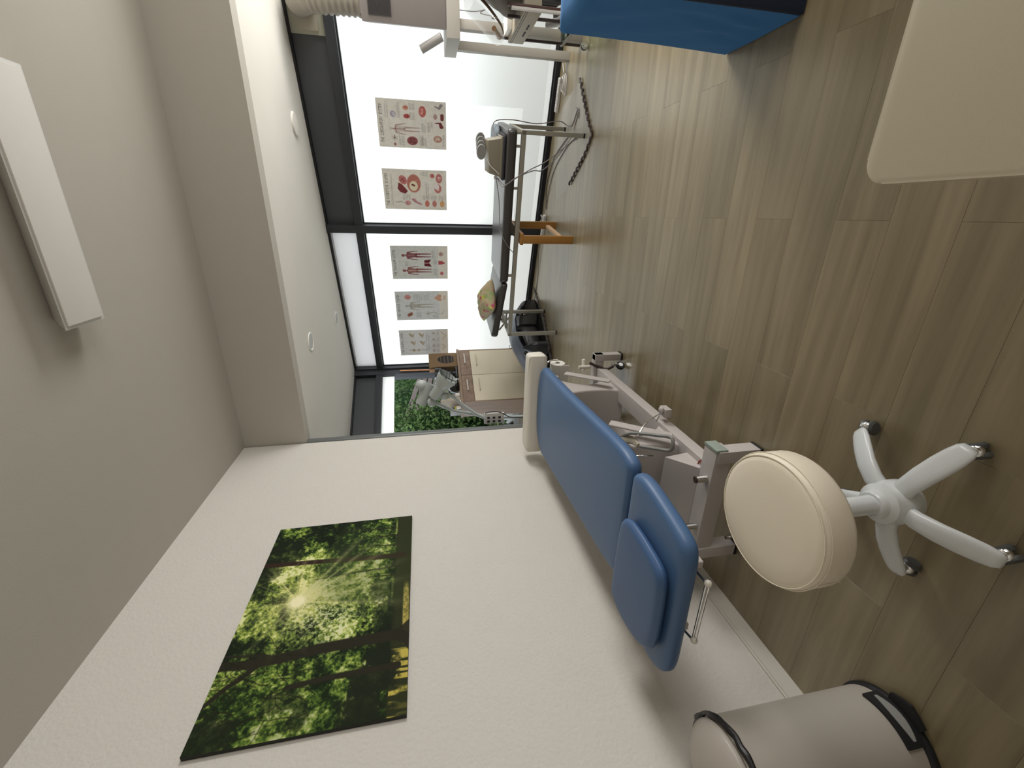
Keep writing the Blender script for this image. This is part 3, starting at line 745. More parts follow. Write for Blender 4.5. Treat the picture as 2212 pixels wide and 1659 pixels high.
def poster_mus():
    img, X, Y, rng = base((186, 182, 172), 3); lowband(img, X, Y); title(img, 'THE MUSCULAR SYSTEM')
    person(img, X, Y, 0.26, 0.82, 0.54, (126, 44, 40), None, 0.95); person(img, X, Y, 0.72, 0.82, 0.54, (112, 28, 34), None, 0.95)
    line(img, X, Y, [(0.26, 0.7), (0.26, 0.56)], 0.02, 0.012, (196, 150, 130), al=0.8); line(img, X, Y, [(0.72, 0.78), (0.72, 0.6)], 0.004, 0.004, (190, 130, 120))
    poly(img, X, Y, [(0.40, 0.42), (0.58, 0.42), (0.60, 0.30), (0.53, 0.32), (0.50, 0.34), (0.46, 0.32), (0.38, 0.29)], (104, 26, 34)); line(img, X, Y, [(0.49, 0.41), (0.49, 0.34)], 0.012, 0.01, (196, 130, 120))
    blob(img, X, Y, 0.76, 0.12, 0.07, 0.045, (176, 136, 116), (150, 100, 90), rng=rng); poly(img, X, Y, [(0.44, 0.17), (0.56, 0.17), (0.55, 0.10), (0.49, 0.04), (0.45, 0.10)], (182, 60, 62)); blob(img, X, Y, 0.17, 0.11, 0.06, 0.035, (196, 96, 92), (170, 60, 60), rng=rng)
    for b in ((.4, .55, .7, .76), (.62, .9, .22, .28), (.1, .35, .2, .26), (.44, .6, .2, .25), (.42, .58, .84, .86)): words(img, X, Y, b[0], b[1], b[2], b[3], rng, TC)
    return img
def poster_nerv():
    img, X, Y, rng = base((184, 182, 176), 4); lowband(img, X, Y); title(img, 'THE NERVOUS SYSTEM')
    person(img, X, Y, 0.50, 0.83, 0.56, (150, 140, 122), (128, 118, 104), 1.05)
    blob(img, X, Y, 0.80, 0.765, 0.09, 0.065, (190, 118, 110), (176, 100, 96), rng=rng); blob(img, X, Y, 0.20, 0.74, 0.09, 0.05, (150, 92, 66), (120, 50, 46), -0.5, rng)
    poly(img, X, Y, [(0.76, 0.27), (0.88, 0.19), (0.87, 0.13), (0.81, 0.12), (0.76, 0.145), (0.71, 0.12), (0.66, 0.13), (0.66, 0.18)], (196, 132, 96)); ell(img, X, Y, 0.77, 0.07, 0.09, 0.025, (200, 150, 110), al=0.7)
    for a in np.linspace(0, 6, 8): line(img, X, Y, [(0.22, 0.40), (0.22 + 0.09 * math.cos(a), 0.40 + 0.06 * math.sin(a))], 0.005, 0.003, (140, 128, 118))
    line(img, X, Y, [(0.22, 0.38), (0.28, 0.28), (0.22, 0.2), (0.2, 0.12), (0.32, 0.08)], 0.012, 0.005, (140, 128, 118), al=0.7)
    for b in ((.68, .92, .5, .66), (.68, .92, .36, .46), (.08, .32, .52, .62), (.06, .2, .2, .3)): words(img, X, Y, b[0], b[1], b[2], b[3], rng, TC, 0.4)
    return img
def poster_skel():
    img, X, Y, rng = base((184, 178, 172), 5); lowband(img, X, Y); title(img, 'THE SKELETAL SYSTEM')
    for cx, cy in ((0.80, 0.76), (0.50, 0.74), (0.80, 0.56), (0.50, 0.55)):
        blob(img, X, Y, cx, cy, 0.09, 0.035, (168, 148, 116), (130, 104, 76), 0.4, rng); line(img, X, Y, [(cx - .08, cy - .03), (cx + .05, cy - .06)], 0.02, 0.008, (160, 140, 110))
    line(img, X, Y, [(0.2, 0.82), (0.2, 0.45)], 0.012, 0.008, (150, 132, 104)); blob(img, X, Y, 0.2, 0.72, 0.07, 0.04, (165, 145, 112), (140, 115, 80), rng=rng); blob(img, X, Y, 0.2, 0.62, 0.06, 0.02, (160, 138, 108), (130, 105, 76), rng=rng)
    for cx in (0.15, 0.36, 0.6, 0.85): ell(img, X, Y, cx, 0.30, 0.055, 0.03, (150, 136, 116), al=0.7); words(img, X, Y, cx - .07, cx + .07, 0.19, 0.24, rng, TC, 0.4)
    line(img, X, Y, [(0.9, 0.15), (0.75, 0.05), (0.6, 0.12)], 0.01, 0.01, (176, 150, 120)); line(img, X, Y, [(0.4, 0.12), (0.3, 0.06), (0.2, 0.12)], 0.01, 0.01, (176, 150, 120))
    for cx in (0.3, 0.65): words(img, X, Y, cx - .15, cx + .2, 0.38, 0.46, rng, TC, 0.4)
    return img
PST = [(-1.178, -0.726, 1.179, 1.898, poster_circ, 'anatomy poster headed THE CIRCULATORY SYSTEM, nearest the air conditioner'),
       (-1.838, -1.390, 1.185, 1.905, poster_dig, 'anatomy poster headed THE DIGESTIVE SYSTEM with large red intestines'),
       (-2.745, -2.285, 1.183, 1.903, poster_mus, 'anatomy poster headed THE MUSCULAR SYSTEM with two red muscle figures'),
       (-3.385, -2.925, 1.186, 1.905, poster_nerv, 'anatomy poster headed THE NERVOUS SYSTEM with one grey figure'),
       (-4.010, -3.550, 1.193, 1.903, poster_skel, 'anatomy poster headed THE SKELETAL SYSTEM above the cardboard box')]
for s0, s1, z0, z1, fn, lab in PST:
    t = thing('anatomy_poster', lab, 'poster', tuple(W1 @ Vector(((s0 + s1) / 2, 0.026, z0))), 'anatomy posters on the frosted window')
    grid_print('printed_face', muted(fn()), tuple(W1 @ Vector((s0 + 0.002, 0.0236, z0 + 0.002))), tuple(W1.to_3x3() @ Vector((s1 - s0 - 0.004, 0, 0))), (0, 0, z1 - z0 - 0.004), POSTERM, t)

# ------------------------------------------------------------------ treatment couch (blue)
t = thing('treatment_couch', 'blue padded height-adjustable treatment couch standing along the left wall', 'treatment couch', (-1.28, 2.2, 0))
main = [(-1.015, 2.92), (-1.009, 2.619), (-0.997, 2.368), (-0.982, 2.156), (-0.966, 1.974), (-0.951, 1.79), (-0.935, 1.58), (-0.937, 1.475), (-0.955, 1.41), (-1.00, 1.392), (-1.204, 1.39), (-1.50, 1.392), (-1.55, 1.40), (-1.568, 1.44), (-1.590, 1.56), (-1.618, 1.883), (-1.66, 2.40), (-1.70, 2.92)]
g = G(); g.pad(smoothpoly(main, 2), 0.632, 0.70, 0.03, 0.008); obj('main_cushion', g, BLUE, t, auto=60)
head = [(-0.975, 1.375), (-0.953, 1.33), (-0.952, 1.26), (-0.965, 1.17), (-0.985, 1.06), (-1.004, 0.995), (-1.04, 0.965), (-1.12, 0.957), (-1.25, 0.956), (-1.42, 0.950), (-1.54, 0.948), (-1.60, 0.962), (-1.64, 1.02), (-1.648, 1.10), (-1.625, 1.24), (-1.585, 1.35), (-1.54, 1.372), (-1.25, 1.376), (-1.02, 1.378)]
g = G(); g.pad(smoothpoly(head, 2), 0.635, 0.702, 0.03, 0.006); obj('head_cushion', g, BLUE, t, auto=60)
# off-white padded end cushion
g = G(); g.pad(smoothpoly([(-0.965, 2.90), (-0.955, 2.93), (-0.965, 3.06), (-1.0, 3.085), (-1.74, 3.105), (-1.79, 3.08), (-1.795, 2.945), (-1.76, 2.915), (-1.40, 2.91)], 2), 0.625, 0.765, 0.035, 0.004); tag(obj('end_bolster', g, OFFW, t, auto=60), 'off-white padded bolster across the foot end')
# top frame
g = G()
for x in (-1.10, -1.48): g.bar((x - 0.03, 2.86, 0.60), (x, 1.42, 0.60), 0.035, 0.05)
for y in (1.5, 2.15, 2.8): g.bar((-1.50, y, 0.60), (-1.08, y, 0.60), 0.035, 0.045, bev=0.002)
for x in (-1.12, -1.42): g.bar((x, 1.45, 0.605), (x, 1.0, 0.61), 0.03, 0.03)
obj('top_frame', g, BEDF, t)
# base
g = G(); g.box((-1.59, 1.475, 0.150), (-0.985, 1.565, 0.235), 0.006); obj('cross_beam', g, BEDF, t)
g = G(); g.box((-1.59, 2.975, 0.150), (-0.99, 3.045, 0.225), 0.006); obj('cross_beam', g, BEDF, t)
g = G(); g.box((-1.205, 1.56, 0.135), (-1.095, 2.98, 0.205), 0.006); obj('side_beam', g, BEDF, t)
g = G(); g.box((-1.44, 1.56, 0.135), (-1.355, 2.98, 0.205), 0.006); obj('side_beam', g, BEDF, t)
for (x, y, w_) in ((-1.01, 1.505, 0.06), (-1.565, 1.505, 0.06), (-1.015, 3.01, 0.05), (-1.565, 3.01, 0.05)):
    g = G(); g.box((x - w_ / 2, y - 0.04, 0.012), (x + w_ / 2, y + 0.03, 0.225), 0.004); lg = obj('leg', g, BEDF, t)
    g = G(); g.box((x - w_ / 2 - 0.002, y - 0.042, 0.0), (x + w_ / 2 + 0.002, y + 0.032, 0.014), 0.002); obj('foot_pad', g, BLACKR, lg)
g = G(); g.box((-0.987, 1.472, 0.178), (-0.972, 1.567, 0.238), 0.004); tag(obj('end_cap', g, mat('grey_green_cap', '#8f9990', 0.5), t), 'grey green plastic end cap')
# transport castors beside the cross beams
def castor(x, y, z, r, parent, yaw=0.0, mt=CHROME):
    c = Vector((x, y, z)); d = Vector((math.cos(yaw), math.sin(yaw), 0)); s_ = Vector((-d.y, d.x, 0))
    g = G(); g.cyl(c - s_ * 0.011, c + s_ * 0.011, r, n=20); wl = obj('castor', g, BLACKR, parent)
    g = G()
    for k in (-1, 1): g.cyl(c + s_ * 0.012 * k, c + s_ * 0.016 * k, r * 0.55, n=16)
    g.bar(c + Vector((0, 0, r * 0.2)), c + d * 0.012 + Vector((0, 0, r + 0.02)), 0.036, 0.008, up=tuple(d))
    g.cyl(c + d * 0.012 + Vector((0, 0, r + 0.012)), c + d * 0.012 + Vector((0, 0, r + 0.035)), 0.009, n=10)
    obj('castor_fork', g, mt, wl)
    return wl
for (x, y) in ((-1.07, 2.93), (-1.50, 2.93), (-1.09, 1.42), (-1.47, 1.44)): castor(x, y, 0.032, 0.032, t, 1.0)
g = G(); g.tube([(-1.07, 2.93, 0.09), (-1.10, 2.95, 0.15), (-1.06, 3.0, 0.26)], 0.012); obj('castor_lever', g, BROWND, t)
g = G(); g.tube([(-1.50, 2.93, 0.09), (-1.47, 2.95, 0.15), (-1.5, 3.0, 0.26)], 0.012); obj('castor_lever', g, BROWND, t)
# motor box and lift columns
g = G(); g.hexa([(-1.47, 1.565, 0.16), (-1.12, 1.565, 0.16), (-1.12, 1.72, 0.16), (-1.47, 1.72, 0.16), (-1.47, 1.565, 0.235), (-1.12, 1.565, 0.235), (-1.14, 1.72, 0.33), (-1.40, 1.72, 0.33)], 0.005); obj('motor_box', g, BEDF, t)
def column(y0, y1, x0, x1):
    g = G(); rs = []
    for k in range(9):
        z = 0.17 + (0.585 - 0.17) * k / 8; f = 1 - 0.62 * math.sin(PI * k / 8) ** 0.8
        cx, cy = (x0 + x1) / 2, (y0 + y1) / 2; hx, hy = (x1 - x0) / 2, (y1 - y0) / 2 * f
        sh = 0.05 * math.sin(PI * k / 8)
        rs.append([(px_, py_ - sh, z) for px_, py_ in roundrect(cx - hx, cy - hy, cx + hx, cy + hy, 0.015, 3)])
    g.rings(rs); return g
obj('lift_column', column(1.78, 2.06, -1.42, -1.12), BEDF, t)
obj('lift_column', column(2.55, 2.86, -1.42, -1.12), BEDF, t)
for (x, y) in ((-1.07, 1.80), (-1.46, 1.80), (-1.07, 2.62)):
    g = G(); g.bar((x, y, 0.25), (x, y + 0.2, 0.52), 0.012, 0.06, up=(0, 1, 0)); obj('lift_link', g, BEDF, t)
for (x, y) in ((-1.14, 1.50), (-1.42, 1.50)):
    g = G(); g.cyl((x, y + 0.005, 0.235), (x - 0.004, y + 0.01, 0.285), 0.017, n=16); p_ = obj('locking_pin', g, CHROME, t)
    g = G(); g.cyl((x - 0.004, y + 0.01, 0.284), (x - 0.0045, y + 0.011, 0.292), 0.0165, n=16); obj('pin_cap', g, BROWND, p_)
g = G(); g.tube([(-1.13, 1.61, 0.215), (-1.10, 1.60, 0.21), (-1.14, 1.57, 0.212), (-1.12, 1.56, 0.21)], 0.004, n=6); tag(obj('marking', g, RED, t), 'small red mark on the beam')
g = G(); g.ball((-1.02, 2.02, 0.2), (0.02, 0.02, 0.014)); g.box((-1.06, 1.99, 0.15), (-1.01, 2.06, 0.19), 0.004); obj('side_bracket', g, BEDF, t)
# hand switch loop hung below the cushion
g = G(); g.tube([(-1.12, 1.92, 0.50), (-1.02, 1.78, 0.50), (-0.93, 1.58, 0.47), (-0.90, 1.50, 0.46), (-0.955, 1.49, 0.46), (-1.0, 1.58, 0.47), (-1.04, 1.68, 0.50)], 0.0085, n=8); obj('control_cable', g, PLASTG, t)
g = G(); g.tube([(-1.10, 1.86, 0.50), (-1.06, 1.78, 0.49), (-1.05, 1.70, 0.50)], [0.026, 0.022, 0.014], flat=0.6); obj('hand_switch', g, PLASTB, t)
g = G(); g.tube([(-1.02, 1.75, 0.48), (-0.985, 1.80, 0.42), (-0.965, 1.85, 0.33), (-0.955, 1.835, 0.325), (-0.97, 1.80, 0.36)], 0.004, n=6); obj('wire_hook', g, CHROME, t); g = G(); g.tube([(-1.08, 1.66, 0.56), (-1.07, 1.64, 0.50), (-1.05, 1.60, 0.47)], 0.004, n=6); obj('wire_hook', g, CHROME, t)
g = G(); g.hexa([(-1.12, 3.0, 0.29), (-1.04, 3.02, 0.29), (-1.06, 3.10, 0.26), (-1.15, 3.08, 0.26), (-1.12, 3.0, 0.305), (-1.04, 3.02, 0.305), (-1.06, 3.10, 0.29), (-1.15, 3.08, 0.29)], 0.006); g.cyl((-1.09, 2.99, 0.26), (-1.09, 2.99, 0.35), 0.014); obj('foot_pedal', g, OFFW, t)
# empty roll holder under the head end
g = G(); g.cyl((-1.155, 0.955, 0.606), (-1.415, 0.955, 0.606), 0.0055, n=12); g.cyl((-1.155, 0.94, 0.606), (-1.415, 0.94, 0.606), 0.003, n=8); rh = obj('roll_rail', g, CHROME, t)
for x in (-1.150, -1.420): g = G(); g.ball((x, 0.948, 0.606), 0.013); obj('rail_knob', g, OFFW, rh)
for x, x2 in ((-1.15, -1.13), (-1.42, -1.42)): g = G(); g.bar((x, 0.95, 0.61), (x2, 1.06, 0.635), 0.012, 0.006); obj('rail_arm', g, CHROME, rh)
# half-round neck pillow lying on the head part
pil = [(-1.150, 1.315), (-1.125, 1.275), (-1.122, 1.20), (-1.128, 1.12), (-1.138, 1.05), (-1.160, 1.008), (-1.21, 0.993), (-1.33, 0.985), (-1.455, 0.984), (-1.52, 1.005), (-1.575, 1.08), (-1.60, 1.22), (-1.575, 1.325), (-1.53, 1.34), (-1.34, 1.34), (-1.19, 1.335)]
g = G(); g.pad(smoothpoly(pil, 2), 0.7095, 0.754, 0.026, 0.004)
pw = obj('neck_pillow', g, BLUEP, None, auto=60); tag(pw, 'blue half-round cushion lying on the head end of the treatment couch', 'cushion')

# paper roll hung at the couch's far corner
t = thing('paper_roll', 'white paper roll hung under the far end of the treatment couch', 'paper roll', (-1.1, 3.0, 0.46))
g = G(); g.lathe([(0.018, 0), (0.056, 0), (0.058, 0.002), (0.058, 0.38), (0.018, 0.38)], (-1.055, 3.02, 0.515), (-1, 0.04, 0), n=32); obj('paper', g, PAPER, t)
g = G(); g.cyl((-1.052, 3.02, 0.515), (-1.43, 3.035, 0.515), 0.017, n=16); obj('cardboard_core', g, mat('core_grey', '#6f6a5e', 0.8), t)
g = G(); g.tube([(-1.03, 3.02, 0.515), (-1.03, 3.01, 0.56), (-1.04, 3.0, 0.60), (-1.10, 2.98, 0.625)], 0.006); obj('holder_arm', g, CHROME, t)
g = G(); g.hexa([(-1.06, 2.958, 0.44), (-1.42, 2.97, 0.44), (-1.42, 2.975, 0.44), (-1.06, 2.963, 0.44), (-1.06, 2.958, 0.515), (-1.42, 2.97, 0.515), (-1.42, 2.975, 0.515), (-1.06, 2.963, 0.515)]); obj('loose_sheet', g, PAPER, t)

# ------------------------------------------------------------------ swivel stool
sx, sy = -0.79, 0.835
t = thing('swivel_stool', 'round cream padded swivel stool on white five-star base', 'stool', (sx, sy, 0))
cx, cy = -0.800, 0.840
def seat(prof, cx, cy, n=48): g = G(); g.lathe(prof, (cx, cy, 0), n=n); return g
st = obj('seat', seat([(0.12, 0.460), (0.168, 0.461), (0.185, 0.467), (0.191, 0.480), (0.191, 0.542), (0.188, 0.554), (0.181, 0.5625), (0.165, 0.567), (0.12, 0.571), (0.05, 0.573), (0.002, 0.5735)], cx, cy), CREAM, t, auto=80)
g = G(); ang = [2 * PI * k / 64 for k in range(64)]
g.tube([(cx + 0.1835 * math.cos(a), cy + 0.1835 * math.sin(a), 0.5625) for a in ang], 0.0019, n=6, closed=True, smooth=0); g.tube([(cx + 0.1912 * math.cos(a), cy + 0.1912 * math.sin(a), 0.548) for a in ang], 0.0017, n=6, closed=True, smooth=0)
g.tube([(cx + 0.1915 * math.cos(-1.95), cy + 0.1915 * math.sin(-1.95), z_) for z_ in (0.545, 0.52, 0.49, 0.475)], 0.0015, n=5)
obj('seam', g, CREAM, st)
g = G(); g.lathe([(0.09, 0.453), (0.09, 0.461)], (cx, cy, 0), n=24); g.cyl((cx, cy, 0.40), (cx, cy, 0.455), 0.03); obj('seat_plate', g, BLACKR, t)
g = G(); g.tube([(cx, cy, 0.445), (cx + 0.05, cy + 0.1, 0.44), (cx + 0.09, cy + 0.16, 0.435)], 0.006); obj('height_lever', g, BLACKR, t)
g = G(); g.lathe([(0.029, 0.20), (0.029, 0.42), (0.02, 0.43)], (sx, sy, 0), n=24); obj('gas_column', g, STOOLW, t)
g = G(); g.lathe([(0.04, 0.075), (0.06, 0.08), (0.067, 0.10), (0.067, 0.145), (0.06, 0.16), (0.06, 0.180), (0.044, 0.192), (0.042, 0.205), (0.036, 0.212)], (sx, sy, 0), n=32); obj('hub', g, STOOLW, t)
casts = [(-0.650, 1.045), (-0.575, 0.755), (-0.805, 0.610), (-1.015, 0.785), (-0.930, 1.045)]
for i, (x, y) in enumerate(casts):
    d = Vector((x - sx, y - sy, 0)); L = d.length; d.normalize()
    def P(f, z): return tuple(Vector((sx, sy, z)) + d * f)
    g = G(); sd = Vector((-d.y, d.x, 0)); rs = []
    for f, z, w_, h_ in ((0.035, 0.135, 0.019, 0.018), (0.08, 0.140, 0.020, 0.018), (0.13, 0.128, 0.022, 0.016), (0.175, 0.108, 0.023, 0.014), (0.21, 0.090, 0.022, 0.013), (0.235, 0.078, 0.019, 0.011), (0.247, 0.073, 0.013, 0.007)):
        c = Vector(P(f, z)); ring = []
        for k in range(14):
            a = 2 * PI * k / 14; ca, sa = math.cos(a), math.sin(a)
            ring.append(c + sd * (w_ * 1.4) * (abs(ca) ** 0.7) * (1 if ca > 0 else -1) + Vector((0, 0, 1)) * h_ * (abs(sa) ** 0.8) * (1 if sa > 0 else -1))
        rs.append(ring)
    g.rings(rs); lg = obj('leg', g, STOOLW, t, auto=70)
    ya = (0.3, 2.2, -0.6, 1.4, -1.2)[i]
    e = Vector((math.cos(ya), math.sin(ya), 0)); c = Vector((x, y, 0.025)) ; s_ = Vector((-e.y, e.x, 0))
    g = G()
    for k in (-1, 1): g.lathe([(0.010, -0.009), (0.022, -0.008), (0.025, -0.003), (0.025, 0.004), (0.018, 0.010)], c + s_ * 0.013 * k, s_ * k, n=20)
    cw = obj('castor', g, mat('grey_castor', '#4a4a48', 0.4), lg)
    g = G(); g.ball(c + Vector((0, 0, 0.014)), (0.022, 0.022, 0.016)); g.cyl(c + Vector((0, 0, 0.02)), (P(0.225, 0.075)[0], P(0.225, 0.075)[1], 0.072), 0.008); obj('castor_housing', g, CHROME, cw)

# ------------------------------------------------------------------ pedal bin, lower left of the room
bx, by = -1.670, 0.655
t = thing('pedal_bin', 'white cylindrical pedal bin with black bag and black base, by the left wall', 'bin', (bx, by, 0))
BR = 0.163
PMb = (bx, by)

# ------------------------------------------------------------------ desk corner
t2 = thing('desk', 'beige laminated desk with a rounded corner, only its corner showing', 'desk', (0.9, -0.1, 0))
g = G(); g.prism(roundrect(0.062, -0.75, 1.6, 0.683, 0.04, 8), 0.722, 0.75, 0.004); obj('desk_top', g, DESK, t2)
for (x, y) in ((0.35, -0.65), (1.5, 0.2), (1.5, -0.65), (0.75, 0.05)):
    g = G(); g.box((x - 0.025, y - 0.025, 0), (x + 0.025, y + 0.025, 0.722), 0.003); obj('leg', g, PAINTM, t2)

def finish_bin():
    g = G(); g.lathe([(0.156, 0.022), (BR, 0.03), (BR, 0.612), (BR - 0.003, 0.628), (BR - 0.012, 0.629)], (bx, by, 0), n=48); obj('body', g, BINW, t)
    g = G(); g.lathe([(BR - 0.01, 0.0), (BR + 0.007, 0.002), (BR + 0.009, 0.012), (BR + 0.005, 0.024), (BR, 0.028)], (bx, by, 0), n=48); obj('base_ring', g, BLACKR, t)
    g = G(); rr = random.Random(3)
    pts = [(bx + (BR + 0.004 + rr.uniform(0, 0.006)) * math.cos(a), by + (BR + 0.004 + rr.uniform(0, 0.006)) * math.sin(a), 0.624 + rr.uniform(-0.006, 0.005)) for a in [2 * PI * k / 40 for k in range(40)]]
    g.tube(pts, [0.007 + rr.uniform(0, 0.006) for _ in pts], n=8, closed=True, smooth=3); tag(obj('bin_bag', g, BAG, t), 'black bin bag rim')
    g = G(); g.lathe([(BR - 0.006, 0.632), (BR - 0.001, 0.638), (BR - 0.006, 0.652), (BR - 0.028, 0.674), (BR - 0.07, 0.692), (0.04, 0.70), (0.002, 0.702)], (bx, by, 0), n=48); obj('lid', g, BINW, t, auto=80)
    a0 = -0.10
    d = Vector((math.cos(a0), math.sin(a0), 0)); s_ = Vector((-d.y, d.x, 0)); c = Vector((bx, by, 0))
    g = G()
    out = []
    for k in range(9):
        a = a0 - 0.62 + 1.24 * k / 8; out.append((a,))
    rs = []
    for k in range(13):
        a = a0 - 0.50 + 1.0 * k / 12
        e = Vector((math.cos(a), math.sin(a), 0)); rs.append([c + e * (BR + 0.001) + Vector((0, 0, z_)) for z_ in (0.024, 0.088)] + [c + e * (BR + 0.010) + Vector((0, 0, z_)) for z_ in (0.088, 0.024)])
    g.rings(rs); obj('pedal_surround', g, BLACKR, t)
    rs = []
    for k in range(9):
        a = a0 - 0.30 + 0.60 * k / 8; ext = 0.05 - 0.02 * abs(k - 4) / 4
        e = Vector((math.cos(a), math.sin(a), 0)); rs.append([c + e * (BR + 0.008) + Vector((0, 0, 0.012)), c + e * (BR + 0.008) + Vector((0, 0, 0.024)), c + e * (BR + ext) + Vector((0, 0, 0.02)), c + e * (BR + ext) + Vector((0, 0, 0.009))])
    g = G(); g.rings(rs); obj('pedal', g, BLACKR, t)
    rs = []
    for k in range(9):
        a = a0 - 0.40 + 0.80 * k / 8; hh = 0.02 * math.sin(PI * (0.1 + 0.8 * k / 8))
        e = Vector((math.cos(a), math.sin(a), 0)); rs.append([c + e * (BR + 0.0105) + Vector((0, 0, 0.056 - hh)), c + e * (BR + 0.0105) + Vector((0, 0, 0.056 + hh * 0.7)), c + e * (BR + 0.012) + Vector((0, 0, 0.056 + hh * 0.7)), c + e * (BR + 0.012) + Vector((0, 0, 0.056 - hh))])
    g = G(); g.rings(rs); tag(obj('pedal_recess', g, PLASTG, t), 'grey recess inside the pedal surround')
finish_bin()

# ------------------------------------------------------------------ narrow bench before the window
BO = Vector((0.702, 4.21, 0)); BB = Vector((-0.971, 0.2375, 0)).normalized(); BC = Vector((0.2375, 0.971, 0)).normalized()
BM_ = Matrix((BB, BC, Vector((0, 0, 1)))).transposed().to_4x4(); BM_.translation = BO   # x to the left end, y to the window
t = thing('padded_bench', 'long dark grey padded bench on square metal legs before the frosted window', 'bench', tuple(BO))
for (x, y) in ((0.015, 0.02), (2.035, 0.02), (0.015, 0.64), (2.035, 0.60)):
    g = G(BM_); g.box((x - 0.018, y - 0.018, 0.015), (x + 0.018, y + 0.018, 0.585), 0.002); lg = obj('leg', g, PAINTM, t)
    g = G(BM_); g.box((x - 0.019, y - 0.019, 0.0), (x + 0.019, y + 0.019, 0.016), 0.002); obj('foot_cap', g, BLACKR, lg)
g = G(BM_); g.box((0, 0.002, 0.545), (2.05, 0.038, 0.587), 0.002); obj('frame_rail', g, PAINTM, t)
g = G(BM_); g.box((0, 0.60, 0.545), (2.05, 0.636, 0.587), 0.002); obj('frame_rail', g, PAINTM, t)
for x in (0.0, 2.015): g = G(BM_); g.box((x, 0.038, 0.545), (x + 0.035, 0.60, 0.587), 0.002); obj('end_rail', g, PAINTM, t)
for x in (0.01, 0.115, 0.465, 1.32):
    for y in (0.02, 0.615): g = G(BM_); g.box((x, y - 0.012, 0.586), (x + 0.022, y + 0.012, 0.63), 0.001); obj('spacer', g, PAINTM, t)
g = G(BM_); g.pad(roundrect(-0.015, -0.02, 1.41, 0.66, 0.05, 6), 0.627, 0.715, 0.028, 0.003); obj('long_cushion', g, DARKV, t, auto=60)
g = G(BM_); g.pad(roundrect(1.415, -0.02, 2.06, 0.62, 0.04, 6), 0.627, 0.70, 0.025, 0.006, zf=lambda x, y: (x - 1.415) * 0.125); tag(obj('tilting_head_part', g, DARKV, t, auto=60), 'raised head part')
g = G(BM_); g.bar((1.80, 0.02, 0.57), (1.98, 0.02, 0.69), 0.018, 0.012, up=(0, 1, 0)); g.bar((1.80, 0.1, 0.60), (2.0, 0.1, 0.6), 0.015, 0.02); g.cyl((1.86, 0.0, 0.655), (1.86, 0.05, 0.655), 0.018); obj('tilt_bracket', g, PAINTM, t)

# floral pillow on the raised head part
def pillow(name, M, lx, ly, h, label):
    g = G(M); n = 22; top = []; bot = []
    def f(u, v): return (max(0, 1 - abs(u) ** 3.2) * max(0, 1 - abs(v) ** 3.2)) ** 0.5
    vt = {}
    for i in range(n + 1):
        for j in range(n + 1):
            u = -1 + 2 * i / n; v = -1 + 2 * j / n
            k = 1 - 0.10 * (u * u) * (1 - abs(v)) - 0.0
            x = u * lx / 2 * (1 - 0.07 * (1 - v * v)); y = v * ly / 2 * (1 - 0.07 * (1 - u * u))
            w_ = 0.006 * math.sin(u * 9 + v * 4) + 0.004 * math.sin(v * 13)
            hh = f(u, v) * h
            vt[i, j, 1] = g._v((x, y, h * 0.45 + hh * 0.62 + w_ * f(u, v)))
            vt[i, j, 0] = vt[i, j, 1] if (i in (0, n) or j in (0, n)) else g._v((x, y, h * 0.45 - hh * 0.42))
    for i in range(n):
        for j in range(n):
            for k in (0, 1):
                q = (vt[i, j, k], vt[i + 1, j, k], vt[i + 1, j + 1, k], vt[i, j + 1, k])
                try: g.bm.faces.new(q if k else q[::-1])
                except ValueError: pass
    return g
def floral_mat():
    m = bpy.data.materials.new('floral_fabric'); m.use_nodes = True; nt = m.node_tree; p = nt.nodes['Principled BSDF']; p.inputs['Roughness'].default_value = 0.9
    tc = nt.nodes.new('ShaderNodeTexCoord'); base_ = None
    def vor(scale, lo_, hi_, col, prev, seedv):
        mp = nt.nodes.new('ShaderNodeMapping'); mp.inputs['Location'].default_value = (seedv, seedv * 2, 0); nt.links.new(tc.outputs['Object'], mp.inputs[0])
        v = nt.nodes.new('ShaderNodeTexVoronoi'); v.inputs['Scale'].default_value = scale; nt.links.new(mp.outputs[0], v.inputs['Vector'])
        r = nt.nodes.new('ShaderNodeMapRange'); r.inputs[1].default_value = lo_; r.inputs[2].default_value = hi_; r.inputs[3].default_value = 1; r.inputs[4].default_value = 0; nt.links.new(v.outputs['Distance'], r.inputs[0])
        x = nt.nodes.new('ShaderNodeMix'); x.data_type = 'RGBA'; nt.links.new(r.outputs[0], x.inputs[0])
        if prev is None: x.inputs[6].default_value = (*lin('#a8987a'), 1)
        else: nt.links.new(prev, x.inputs[6])
        x.inputs[7].default_value = (*lin(col), 1); return x.outputs[2]
    o_ = vor(12, 0.30, 0.42, '#8f9a68', None, 0.3); o_ = vor(9, 0.24, 0.32, '#b5b255', o_, 3.1); o_ = vor(10, 0.20, 0.28, '#b0566a', o_, 5.7); o_ = vor(6, 0.12, 0.17, '#b0182c', o_, 8.9)
    nt.links.new(o_, p.inputs['Base Color']); return m
c = BM_ @ Vector((1.70, 0.20, 0.742))
MP = Matrix.Translation(c) @ BM_.to_3x3().to_4x4() @ Matrix.Rotation(0.85, 4, 'Z') @ Matrix.Rotation(-0.12, 4, 'Y')
o = obj('floral_pillow', pillow('p', MP, 0.46, 0.36, 0.15, ''), floral_mat(), None, auto=80); tag(o, 'beige and green floral pillow on the raised head part of the bench', 'pillow')

